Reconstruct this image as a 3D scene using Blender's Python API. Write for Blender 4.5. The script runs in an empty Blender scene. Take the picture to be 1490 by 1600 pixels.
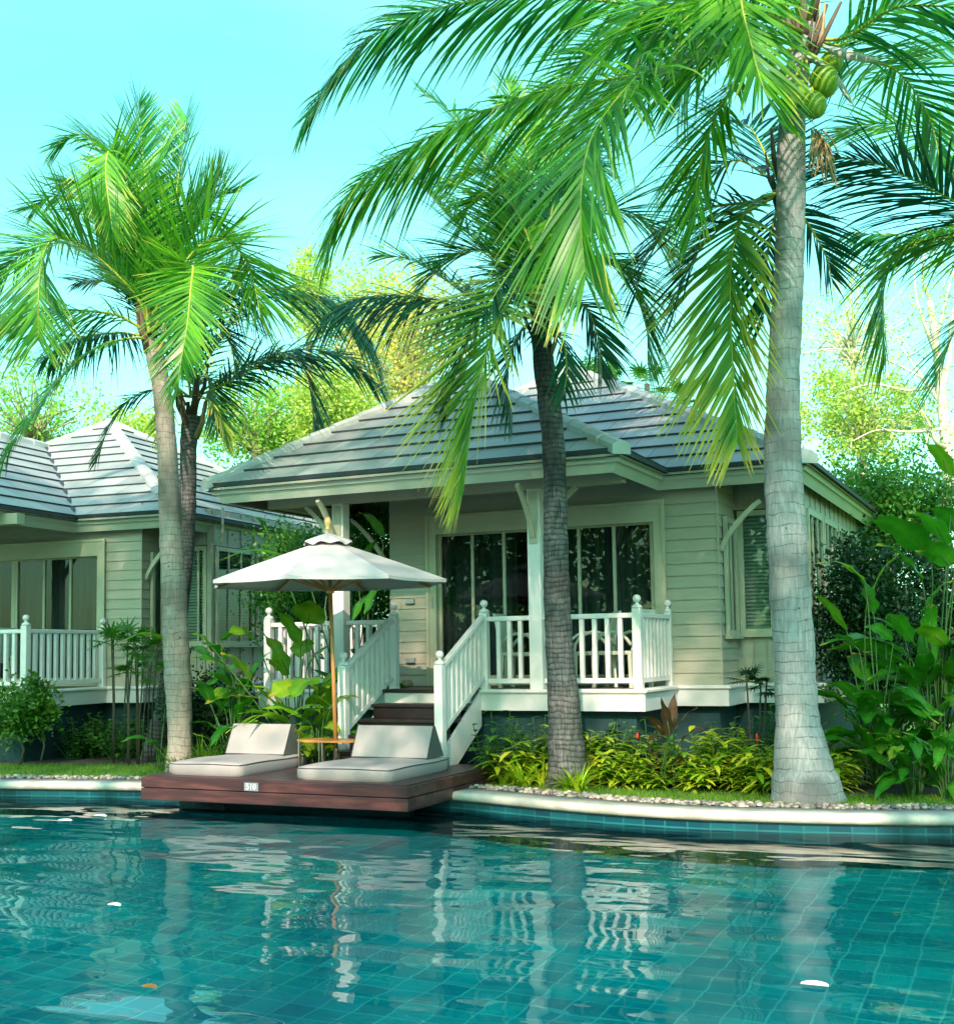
import bpy, math, random
import numpy as np
from mathutils import Vector, Matrix
from mathutils.geometry import tessellate_polygon
R = math.radians
random.seed(7); NR = np.random.RandomState(11)
sc = bpy.context.scene
col = sc.collection

# ------------------------------------------------------------------ camera
CF, CPITCH, CROLL, CSY, CYAW = 1877.96, .078, .016, 868.98, .436     # focal length (px of a 1490 px wide frame), tilt, roll, principal row, heading
CAM = Vector((2.28, -13.682, .488))
_R0 = Vector((math.cos(CYAW), math.sin(CYAW), 0)); _F0 = Vector((-math.sin(CYAW), math.cos(CYAW), 0)); _U0 = Vector((0, 0, 1))
_F = _F0*math.cos(CPITCH) + _U0*math.sin(CPITCH); _U = _U0*math.cos(CPITCH) - _F0*math.sin(CPITCH)
_X = _R0*math.cos(CROLL) - _U*math.sin(CROLL); _Y = _U*math.cos(CROLL) + _R0*math.sin(CROLL)
cd = bpy.data.cameras.new('camera'); cam = bpy.data.objects.new('camera', cd); col.objects.link(cam)
cd.sensor_fit = 'HORIZONTAL'; cd.sensor_width = 36; cd.lens = 36*CF/1490; cd.shift_y = (CSY-800)/1490; cd.clip_end = 2000; cd.clip_start = .1
cam.matrix_world = Matrix(((_X.x, _Y.x, -_F.x, CAM.x), (_X.y, _Y.y, -_F.y, CAM.y), (_X.z, _Y.z, -_F.z, CAM.z), (0, 0, 0, 1)))
sc.camera = cam
def ray(u, v):
    return _F + _X*((u-745)/CF) + _Y*((CSY-v)/CF)
def at(u, v, d):                     # world point seen at (u, v), d metres ahead
    r = ray(u, v); return CAM + r*(d/r.dot(_F0))
def atz(u, v, z):
    r = ray(u, v); return CAM + r*((z-CAM.z)/r.z)

# ------------------------------------------------------------------ sky, sun, exposure
SUN_EL, SUN_H = R(31), Vector((.26, -.966, 0)).normalized()          # direction towards the sun
w = bpy.data.worlds.new("World"); sc.world = w; w.use_nodes = True
nt = w.node_tree; nt.nodes.clear()
sky = nt.nodes.new('ShaderNodeTexSky'); sky.sky_type = 'NISHITA'; sky.sun_disc = False
sky.sun_elevation = SUN_EL; sky.sun_rotation = math.atan2(SUN_H.x, SUN_H.y)
sky.air_density = 1.0; sky.dust_density = 1.5; sky.ozone_density = 1.0
mul = nt.nodes.new('ShaderNodeMix'); mul.data_type = 'RGBA'; mul.blend_type = 'MULTIPLY'; mul.inputs[0].default_value = 1
tcw = nt.nodes.new('ShaderNodeTexCoord'); sxw = nt.nodes.new('ShaderNodeSeparateXYZ'); nt.links.new(tcw.outputs['Generated'], sxw.inputs[0])
rw = nt.nodes.new('ShaderNodeValToRGB'); nt.links.new(sxw.outputs[2], rw.inputs[0])              # sky tint: turquoise low down, dimmed overhead to weaken the ambient light
for el_, (p_, c_) in zip((rw.color_ramp.elements[0], rw.color_ramp.elements[1], rw.color_ramp.elements.new(.45)), ((0, (.44, .84, .60)), (.8, (.36, .40, .47)), (.45, (.39, .98, .68)))): el_.position = p_; el_.color = (*c_, 1)
dbl = nt.nodes.new('ShaderNodeVectorMath'); dbl.operation = 'SCALE'; dbl.inputs['Scale'].default_value = 2.05; nt.links.new(rw.outputs[0], dbl.inputs[0]); nt.links.new(dbl.outputs[0], mul.inputs[7])
bg = nt.nodes.new('ShaderNodeBackground'); bg.inputs[1].default_value = .15
wo = nt.nodes.new('ShaderNodeOutputWorld')
nt.links.new(sky.outputs[0], mul.inputs[6]); mpw = nt.nodes.new('ShaderNodeMapping'); mpw.inputs['Scale'].default_value = (1.2, 1.2, 5); nt.links.new(tcw.outputs['Generated'], mpw.inputs[0])
nzw = nt.nodes.new('ShaderNodeTexNoise'); nzw.inputs['Scale'].default_value = 1.3; nzw.inputs['Detail'].default_value = 5; nt.links.new(mpw.outputs[0], nzw.inputs[0])
mrw = nt.nodes.new('ShaderNodeMapRange'); mrw.inputs[1].default_value = .45; mrw.inputs[2].default_value = .8; mrw.inputs[4].default_value = .30; nt.links.new(nzw.outputs[0], mrw.inputs[0])
cl = nt.nodes.new('ShaderNodeMix'); cl.data_type = 'RGBA'; cl.inputs[7].default_value = (3.6, 7.2, 7.0, 1); nt.links.new(mrw.outputs[0], cl.inputs[0]); nt.links.new(mul.outputs[2], cl.inputs[6]); nt.links.new(cl.outputs[2], bg.inputs[0]); nt.links.new(bg.outputs[0], wo.inputs[0])
sd = bpy.data.lights.new('sun', 'SUN'); sd.energy = 4.8; sd.angle = R(.6); sd.color = (1, .80, .63)
so = bpy.data.objects.new('sun', sd); col.objects.link(so)
sv = Vector((SUN_H.x*math.cos(SUN_EL), SUN_H.y*math.cos(SUN_EL), math.sin(SUN_EL)))
so.rotation_euler = sv.to_track_quat('Z', 'Y').to_euler(); so.location = sv*60
sc.view_settings.view_transform = 'Standard'; sc.view_settings.look = 'None'; sc.view_settings.gamma = 1; sc.view_settings.exposure = .87
sc.render.engine = 'CYCLES'; sc.cycles.use_denoising = True
sc.cycles.max_bounces = 9; sc.cycles.transparent_max_bounces = 12; sc.cycles.caustics_refractive = True; sc.cycles.caustics_reflective = False
sc.cycles.sample_clamp_indirect = 6

# ------------------------------------------------------------------ materials
def N(t, kind, **kw):
    n = t.nodes.new(kind)
    for k, v in kw.items(): setattr(n, k, v)
    return n
def newmat(name):
    m = bpy.data.materials.new(name); m.use_nodes = True; t = m.node_tree
    return m, t, t.nodes['Principled BSDF']
def ramp(t, fac, stops):
    r = N(t, 'ShaderNodeValToRGB'); e = r.color_ramp.elements
    while len(e) < len(stops): e.new(.5)
    for el, (p, c) in zip(e, stops): el.position = p; el.color = (*c, 1)
    t.links.new(fac, r.inputs[0]); return r.outputs[0]
def noise(t, scale, detail=4, co='Object', vscale=None, rough=.55, dist=0):
    tc = N(t, 'ShaderNodeTexCoord'); n = N(t, 'ShaderNodeTexNoise'); n.inputs['Scale'].default_value = scale
    n.inputs['Detail'].default_value = detail; n.inputs['Roughness'].default_value = rough; n.inputs['Distortion'].default_value = dist
    if vscale:
        mp = N(t, 'ShaderNodeMapping'); mp.inputs['Scale'].default_value = vscale; t.links.new(tc.outputs[co], mp.inputs[0]); t.links.new(mp.outputs[0], n.inputs[0])
    else: t.links.new(tc.outputs[co], n.inputs[0])
    return n.outputs[0]
def bump(t, b, h, strength=.3, dist=.01):
    n = N(t, 'ShaderNodeBump'); n.inputs['Strength'].default_value = strength; n.inputs['Distance'].default_value = dist
    t.links.new(h, n.inputs['Height']); t.links.new(n.outputs[0], b.inputs['Normal'])
def mixc(t, fac, a, b, mode='MIX'):
    m = N(t, 'ShaderNodeMix', data_type='RGBA', blend_type=mode)
    for s, v in ((0, fac), (6, a), (7, b)):
        if isinstance(v, (int, float)): m.inputs[s].default_value = v
        elif isinstance(v, tuple): m.inputs[s].default_value = (*v, 1)
        else: t.links.new(v, m.inputs[s])
    return m.outputs[2]
def simple(name, c, rough=.6, var=.15, scale=3, bs=.15, vscale=None, metal=0, bscale=None):
    m, t, b = newmat(name)
    lo = tuple(x*(1-var) for x in c); hi = tuple(min(1, x*(1+var)) for x in c)
    f = noise(t, scale, 6, vscale=vscale)
    t.links.new(ramp(t, f, [(.3, lo), (.7, hi)]), b.inputs['Base Color'])
    b.inputs['Roughness'].default_value = rough; b.inputs['Metallic'].default_value = metal
    if bs: bump(t, b, noise(t, bscale or scale*12, 3, vscale=vscale), bs, .004)
    return m
def foliage(name, a, b_, tip=None, trans=.4, rough=.42, scale=1.2, tipstart=.7, spec=.45):
    """two greens by noise and by leaf, with a tip colour from the 'tint' attribute (r random per leaf, g 0 at base .. 1 at tip)"""
    m, t, b = newmat(name)
    at_ = N(t, 'ShaderNodeAttribute', attribute_name='tint'); sp = N(t, 'ShaderNodeSeparateColor'); t.links.new(at_.outputs['Color'], sp.inputs[0])
    nz = noise(t, scale, 3)
    ad = N(t, 'ShaderNodeMath', operation='ADD'); t.links.new(nz, ad.inputs[0]); t.links.new(sp.outputs[0], ad.inputs[1])
    c = ramp(t, ad.outputs[0], [(.45, a), (1.0, b_)]) if False else None
    ml = N(t, 'ShaderNodeMath', operation='MULTIPLY'); ml.inputs[1].default_value = .5; t.links.new(ad.outputs[0], ml.inputs[0])
    c = ramp(t, ml.outputs[0], [(.25, a), (.75, b_)])
    if tip:
        mr = N(t, 'ShaderNodeMapRange'); mr.inputs[1].default_value = tipstart; mr.inputs[2].default_value = 1
        s2 = N(t, 'ShaderNodeMath', operation='MULTIPLY_ADD'); s2.inputs[1].default_value = .35; t.links.new(sp.outputs[0], s2.inputs[0])
        sb = N(t, 'ShaderNodeMath', operation='SUBTRACT'); t.links.new(sp.outputs[1], s2.inputs[2]); sb.inputs[1].default_value = .17; t.links.new(s2.outputs[0], sb.inputs[0])
        t.links.new(sb.outputs[0], mr.inputs[0]); c = mixc(t, mr.outputs[0], c, tip)
    t.links.new(c, b.inputs['Base Color']); b.inputs['Roughness'].default_value = rough; b.inputs['Specular IOR Level'].default_value = spec
    tr = N(t, 'ShaderNodeBsdfTranslucent'); mx = N(t, 'ShaderNodeMixShader'); mx.inputs[0].default_value = trans
    gc = mixc(t, 1.0, c, (1.15, 1.3, .6), 'MULTIPLY'); t.links.new(gc, tr.inputs[0])
    t.links.new(b.outputs[0], mx.inputs[1]); t.links.new(tr.outputs[0], mx.inputs[2])
    t.links.new(mx.outputs[0], t.nodes['Material Output'].inputs[0])
    return m
M = {}
M['white'] = simple('white_paint', (.76, .69, .70), .45, .05, 4, .06)
M['siding'] = simple('siding_paint', (.40, .36, .295), .55, .07, 2.5, .12, (1, 1, 6))
M['frame'] = simple('cream_frame_paint', (.46, .43, .33), .5, .06, 3, .05)
M['fascia'] = simple('fascia_paint', (.50, .49, .41), .5, .07, 2, .05)
M['skirt'] = simple('skirt_paint', (.60, .58, .60), .5, .07, 2, .06)
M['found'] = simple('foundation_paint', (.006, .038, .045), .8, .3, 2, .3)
M['tread'] = simple('dark_tread_wood', (.020, .010, .011), .4, .35, 6, .2, (1, 12, 12))
M['ceil'] = simple('brown_ceiling_boards', (.07, .028, .018), .6, .35, 3, .2, (1, 10, 10))
M['deckfloor'] = simple('porch_floor_wood', (.09, .06, .05), .5, .2, 3, .1)
M['cushion'] = simple('grey_cushion_cloth', (.30, .262, .27), .85, .05, 3, .12, bscale=220)
M['cushdark'] = simple('shaded_cushion_cloth', (.085, .095, .09), .85, .1, 3, .1, bscale=220)  # cushion grey darkened: shade of the wedge sides put into the colour
M['piping'] = simple('dark_piping', (.03, .03, .035), .7, .1, 3, 0)
M['steel'] = simple('brushed_steel', (.60, .58, .54), .28, .08, 5, .03, metal=1)
M['teak'] = simple('oiled_teak', (.50, .20, .06), .35, .2, 4, .08, (1, 1, 1))
M['finial'] = simple('pale_wood_finial', (.62, .40, .17), .4, .15, 9, .05)
M['canvas'] = simple('umbrella_canvas', (.52, .46, .48), .8, .04, 2, .12, bscale=140)
M['coping'] = simple('coping_stone', (.50, .455, .40), .6, .24, 3.5, .35)
M['soil'] = simple('garden_soil', (.045, .032, .02), .95, .4, 5, .5)
M['lawn'] = simple('lawn_ground', (.10, .24, .02), .9, .4, 7, .5)
M['coconut'] = simple('coconut_husk_green', (.17, .30, .02), .45, .15, 3, 0)
M['dryhusk'] = simple('dry_palm_fibre', (.34, .24, .13), .9, .3, 9, .4, (1, 1, .3))
M['darkhusk'] = simple('dark_palm_fibre', (.09, .06, .04), .9, .4, 9, .5, (1, 1, .3))
M['greyhusk'] = simple('dry_grey_spathe', (.50, .50, .46), .8, .2, 4, .3)
M['red'] = simple('red_flower', (.75, .03, .015), .5, .2, 9, .1)
M['petal'] = simple('white_petal', (.85, .85, .80), .5, .05, 3, 0)
M['orangeleaf'] = simple('orange_leaf', (.7, .22, .03), .6, .2, 9, .1)
M['lampcap'] = simple('bronze_lamp', (.14, .11, .09), .45, .2, 9, .1, metal=.6)
M['plaque'] = simple('brushed_plaque', (.22, .24, .27), .5, .08, 8, .05)
M['fitting'] = simple('grey_wall_fitting', (.30, .34, .34), .4, .1, 5, 0, metal=.3)
M['chair'] = simple('cream_patio_chair', (.55, .56, .46), .55, .08, 4, .05)
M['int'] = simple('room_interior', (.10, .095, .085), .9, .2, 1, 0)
M['mat'] = simple('tan_slippers', (.36, .28, .18), .9, .3, 9, .2)
M['terra'] = simple('terracotta_wall', (.5, .22, .10), .8, .2, 3, .2)

def mk_curtain():
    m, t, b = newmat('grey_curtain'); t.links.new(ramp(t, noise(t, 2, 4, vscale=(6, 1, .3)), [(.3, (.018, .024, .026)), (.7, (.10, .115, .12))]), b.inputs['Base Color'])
    b.inputs['Roughness'].default_value = .9; return m
M['curtain'] = mk_curtain()
def mk_blind():
    m, t, b = newmat('white_slatted_blind'); tc = N(t, 'ShaderNodeTexCoord'); wv = N(t, 'ShaderNodeTexWave', bands_direction='Z'); wv.inputs['Scale'].default_value = 6.3
    t.links.new(tc.outputs['Object'], wv.inputs[0]); t.links.new(ramp(t, wv.outputs[0], [(.15, (.30, .36, .33)), (.5, (.62, .68, .62))]), b.inputs['Base Color'])
    bump(t, b, wv.outputs[0], .8, .02); return m
M['blind'] = mk_blind()
def mk_glass():
    m, t, b = newmat('window_glass'); t.nodes.remove(b)
    fr = N(t, 'ShaderNodeFresnel'); fr.inputs[0].default_value = 1.5
    g = N(t, 'ShaderNodeBsdfGlossy'); g.inputs['Roughness'].default_value = .01; tr = N(t, 'ShaderNodeBsdfTransparent'); tr.inputs[0].default_value = (.62, .74, .72, 1)
    bp = N(t, 'ShaderNodeBump'); bp.inputs['Strength'].default_value = .05; bp.inputs['Distance'].default_value = .031
    t.links.new(noise(t, 1.3, 1), bp.inputs['Height']); t.links.new(bp.outputs[0], g.inputs['Normal'])
    mx = N(t, 'ShaderNodeMixShader'); t.links.new(fr.outputs[0], mx.inputs[0]); t.links.new(tr.outputs[0], mx.inputs[1]); t.links.new(g.outputs[0], mx.inputs[2])
    t.links.new(mx.outputs[0], t.nodes['Material Output'].inputs[0]); return m
M['glass'] = mk_glass()
def mk_tiles():                      # roof slates: UV u along the eave (metres), v = course number
    m, t, b = newmat('roof_slates'); tc = N(t, 'ShaderNodeTexCoord'); br = N(t, 'ShaderNodeTexBrick')
    t.links.new(tc.outputs['UV'], br.inputs[0]); br.inputs['Scale'].default_value = 1; br.inputs['Brick Width'].default_value = .62; br.inputs['Row Height'].default_value = 1
    br.inputs['Mortar Size'].default_value = .006; br.inputs['Mortar Smooth'].default_value = .1; br.inputs['Bias'].default_value = 0
    br.inputs['Color1'].default_value = (.27, .29, .285, 1); br.inputs['Color2'].default_value = (.37, .39, .375, 1); br.inputs['Mortar'].default_value = (.10, .11, .125, 1)
    c = mixc(t, .55, br.outputs[0], ramp(t, noise(t, 1.6, 7), [(.3, (.7, .7, .75)), (.7, (1.2, 1.15, 1.1))]), 'MULTIPLY')
    t.links.new(c, b.inputs['Base Color']); b.inputs['Roughness'].default_value = .5; b.inputs['Specular IOR Level'].default_value = .5
    bump(t, b, noise(t, 30, 4), .15, .004); return m
M['slate'] = mk_tiles()
M['slateedge'] = simple('slate_edge', (.035, .045, .055), .7, .2, 3, .1)
M['cap'] = simple('ridge_cap_tile', (.40, .42, .42), .55, .15, 2, .12)
def mk_trunk(name, lo, hi, ringscale, rs=.5, dark=(.03, .022, .02), rw=.13, rn=.12):
    m, t, b = newmat(name); tc = N(t, 'ShaderNodeTexCoord')
    sep = N(t, 'ShaderNodeSeparateXYZ'); t.links.new(tc.outputs['UV'], sep.inputs[0])
    nz = noise(t, 3.0, 5); n2 = noise(t, 46, 5, vscale=(1, 1, .14)); n3 = noise(t, 1.0, 3)
    comb = N(t, 'ShaderNodeMath', operation='MULTIPLY_ADD'); comb.inputs[1].default_value = .16
    t.links.new(nz, comb.inputs[0]); t.links.new(sep.outputs[1], comb.inputs[2])
    wv = N(t, 'ShaderNodeTexWave', wave_type='BANDS', bands_direction='X', wave_profile='SAW'); wv.inputs['Scale'].default_value = ringscale; wv.inputs['Distortion'].default_value = 1.3; wv.inputs['Detail'].default_value = 2
    cx = N(t, 'ShaderNodeCombineXYZ'); t.links.new(comb.outputs[0], cx.inputs[0]); t.links.new(cx.outputs[0], wv.inputs[0])
    c1 = ramp(t, n2, [(.2, lo), (.72, hi)])
    rm_ = N(t, 'ShaderNodeMath', operation='MULTIPLY'); t.links.new(ramp(t, wv.outputs[0], [(.0, (1, 1, 1)), (rw, (0, 0, 0))]), rm_.inputs[0]); t.links.new(ramp(t, noise(t, 7, 4), [(.36, (rn, rn, rn)), (.58, (.95, .95, .95))]), rm_.inputs[1])
    c2 = mixc(t, rm_.outputs[0], c1, dark)
    c3 = mixc(t, ramp(t, n3, [(.5, (0, 0, 0)), (.62, (.75, .75, .75))]), c2, tuple(x*.62 for x in lo))
    spots = noise(t, 9, 3, vscale=(1, 1, 1.6)); c4 = mixc(t, ramp(t, spots, [(.70, (0, 0, 0)), (.74, (1, 1, 1))]), c3, dark)
    t.links.new(c4, b.inputs['Base Color']); b.inputs['Roughness'].default_value = .85
    ad = N(t, 'ShaderNodeMath', operation='MULTIPLY_ADD'); ad.inputs[1].default_value = .35; t.links.new(n2, ad.inputs[0]); t.links.new(wv.outputs[0], ad.inputs[2])
    bump(t, b, ad.outputs[0], rs, .03); return m
M['trunk_pale'] = mk_trunk('pale_palm_bark', (.20, .185, .19), (.46, .43, .44), 3.0, .6, (.06, .05, .05), .14)
M['trunk_tan'] = mk_trunk('tan_palm_bark', (.20, .17, .155), (.46, .385, .34), 3.4, .7, (.05, .04, .035), .16)
M['trunk_dark'] = mk_trunk('dark_palm_bark', (.022, .020, .024), (.26, .245, .255), 5.2, 1.0, (.012, .010, .012), .5, .35)
M['bark'] = simple('tree_bark', (.30, .24, .18), .9, .4, 6, .5)
M['barkpale'] = simple('pale_tree_bark', (.50, .46, .36), .9, .3, 5, .5)
M['stem'] = simple('green_stem', (.05, .12, .025), .6, .3, 5, .1)
M['stemdark'] = simple('dark_cane', (.05, .045, .03), .7, .3, 9, .2)
M['rachis'] = simple('frond_midrib', (.34, .38, .05), .5, .2, 3, .1)
FK = dict(rough=.34, spec=.7)
M['fr_bright'] = foliage('frond_bright', (.03, .19, .02), (.20, .50, .025), (.70, .60, .10), .42, tipstart=.8, **FK)  # sunny fronds: sunlight painted in as a brighter green
M['fr_mid'] = foliage('frond_mid', (.008, .13, .06), (.09, .40, .06), (.30, .30, .05), .4, tipstart=.85, **FK)  # teal of shaded fronds painted into the green
M['fr_dark'] = foliage('frond_dark', (.004, .065, .042), (.016, .15, .065), None, .3)  # shaded fronds: dark teal shade put into the colour
M['fr_yellow'] = foliage('frond_yellowing', (.06, .25, .05), (.24, .48, .07), (.92, .68, .15), .42, tipstart=.30)
M['lf_lime'] = foliage('leaf_lime', (.30, .46, .09), (.60, .64, .16), None, .5)  # far trees: haze painted in as a paler leaf colour
M['lf_gold'] = foliage('leaf_gold', (.44, .46, .10), (.76, .60, .18), None, .5)  # gold washed paler to carry the haze of distance
M['lf_green'] = foliage('leaf_green', (.03, .15, .025), (.10, .28, .03), None, .4)
M['lf_fresh'] = foliage('leaf_fresh', (.16, .38, .06), (.36, .55, .10), None, .5)  # pale green, distance haze mixed into the colour
M['lf_dark'] = foliage('leaf_dark', (.004, .028, .010), (.014, .07, .014), None, .3)  # leaf green darkened, deep shade put into the colour
M['big'] = foliage('broad_leaf', (.025, .17, .012), (.08, .31, .02), (.45, .38, .06), .4, rough=.33, tipstart=.93)
M['bigsun'] = foliage('broad_leaf_painted_sun', (.10, .30, .015), (.32, .46, .03), (.55, .40, .05), .45, rough=.35, tipstart=.9)  # brighter copy of the broad leaf, sunlight painted into its colour
M['bed'] = foliage('bedding_leaf', (.14, .34, .012), (.55, .58, .03), (.62, .55, .06), .4, tipstart=.8)
M['bedg'] = foliage('bedding_leaf_green', (.03, .13, .015), (.10, .24, .02), None, .35)
M['maroon'] = foliage('maroon_leaf', (.035, .012, .014), (.10, .05, .02), None, .25)
M['grass'] = foliage('grass_blade', (.07, .18, .015), (.20, .33, .03), None, .4)
def mk_pebble():
    m, t, b = newmat('river_pebbles'); a = N(t, 'ShaderNodeAttribute', attribute_name='tint'); s = N(t, 'ShaderNodeSeparateColor'); t.links.new(a.outputs['Color'], s.inputs[0])
    t.links.new(ramp(t, s.outputs[0], [(0, (.10, .085, .085)), (.35, (.24, .19, .17)), (.7, (.30, .26, .24)), (.9, (.42, .33, .25)), (1, (.55, .5, .42))]), b.inputs['Base Color'])
    b.inputs['Roughness'].default_value = .5; bump(t, b, noise(t, 40, 3), .2, .003); return m
M['pebble'] = mk_pebble()
def mk_platform():
    m, t, b = newmat('wet_redwood'); c = ramp(t, noise(t, 2.2, 8, vscale=(.6, 5, 5)), [(.25, (.020, .008, .014)), (.5, (.055, .017, .021)), (.68, (.13, .042, .038)), (.8, (.17, .12, .13))])
    t.links.new(c, b.inputs['Base Color']); b.inputs['Roughness'].default_value = .38; bump(t, b, noise(t, 9, 5, vscale=(.5, 9, 9)), .3, .006); return m
M['redwood'] = mk_platform()
M['decktop'] = simple('dark_deck_boards', (.055, .025, .032), .42, .35, 2, .2, (.6, 5, 5))
def mk_pool(name, sx, rot=0, base=((.0, .50, .54), (.0, .78, .74)), grout=(.22, .95, .86), uv=False, tile=.215):
    m, t, b = newmat(name); tc = N(t, 'ShaderNodeTexCoord'); mp = N(t, 'ShaderNodeMapping'); mp.inputs['Rotation'].default_value = (0, 0, rot)
    t.links.new(tc.outputs['UV' if uv else 'Object'], mp.inputs[0]); br = N(t, 'ShaderNodeTexBrick', offset=0); t.links.new(mp.outputs[0], br.inputs[0])
    br.inputs['Scale'].default_value = 1; br.inputs['Brick Width'].default_value = tile; br.inputs['Row Height'].default_value = tile; br.inputs['Mortar Size'].default_value = .008
    br.inputs['Mortar Smooth'].default_value = .2; br.inputs['Bias'].default_value = 0
    br.inputs['Color1'].default_value = (*base[0], 1); br.inputs['Color2'].default_value = (*base[1], 1); br.inputs['Mortar'].default_value = (*grout, 1)
    c = mixc(t, .7, br.outputs[0], ramp(t, noise(t, .9, 4), [(.3, (.6, .65, .75)), (.7, (1.3, 1.3, 1.2))]), 'MULTIPLY')
    t.links.new(c, b.inputs['Base Color']); b.inputs['Roughness'].default_value = .3; return m
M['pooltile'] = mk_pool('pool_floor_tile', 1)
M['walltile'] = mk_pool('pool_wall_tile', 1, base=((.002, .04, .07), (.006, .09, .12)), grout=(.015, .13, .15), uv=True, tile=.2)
def mk_water():
    m, t, b = newmat('pool_water'); t.nodes.remove(b)
    a = noise(t, 1.2, 1, vscale=(.6, 1.25, 1), dist=.3); c = noise(t, 4.0, 1, vscale=(.6, 1.2, 1)); d = noise(t, .45, 1)
    s1 = N(t, 'ShaderNodeMath', operation='MULTIPLY_ADD'); s1.inputs[1].default_value = .15; t.links.new(c, s1.inputs[0]); t.links.new(a, s1.inputs[2])
    s2 = N(t, 'ShaderNodeMath', operation='MULTIPLY_ADD'); s2.inputs[1].default_value = 1.2; t.links.new(d, s2.inputs[0]); t.links.new(s1.outputs[0], s2.inputs[2])
    bp = N(t, 'ShaderNodeBump'); bp.inputs['Strength'].default_value = 1; bp.inputs['Distance'].default_value = .031; t.links.new(s2.outputs[0], bp.inputs['Height'])
    fr = N(t, 'ShaderNodeFresnel'); fr.inputs[0].default_value = 1.52
    g = N(t, 'ShaderNodeBsdfGlossy'); g.inputs['Roughness'].default_value = .0
    rf = N(t, 'ShaderNodeBsdfRefraction'); rf.inputs['IOR'].default_value = 1.33; rf.inputs['Roughness'].default_value = 0; rf.inputs[0].default_value = (.5, .96, .95, 1)
    tr = N(t, 'ShaderNodeBsdfTransparent'); tr.inputs[0].default_value = (.5, .96, .95, 1)
    m1 = N(t, 'ShaderNodeMixShader'); m1.inputs[0].default_value = .88; t.links.new(tr.outputs[0], m1.inputs[1]); t.links.new(rf.outputs[0], m1.inputs[2])
    mx = N(t, 'ShaderNodeMixShader')
    for n in (fr, g, rf): t.links.new(bp.outputs[0], n.inputs['Normal'])
    t.links.new(fr.outputs[0], mx.inputs[0]); t.links.new(m1.outputs[0], mx.inputs[1]); t.links.new(g.outputs[0], mx.inputs[2])
    t.links.new(mx.outputs[0], t.nodes['Material Output'].inputs[0]); return m
M['water'] = mk_water()
M['num'] = simple('number_paint', (.80, .82, .82), .5, .02, 3, 0)

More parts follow.
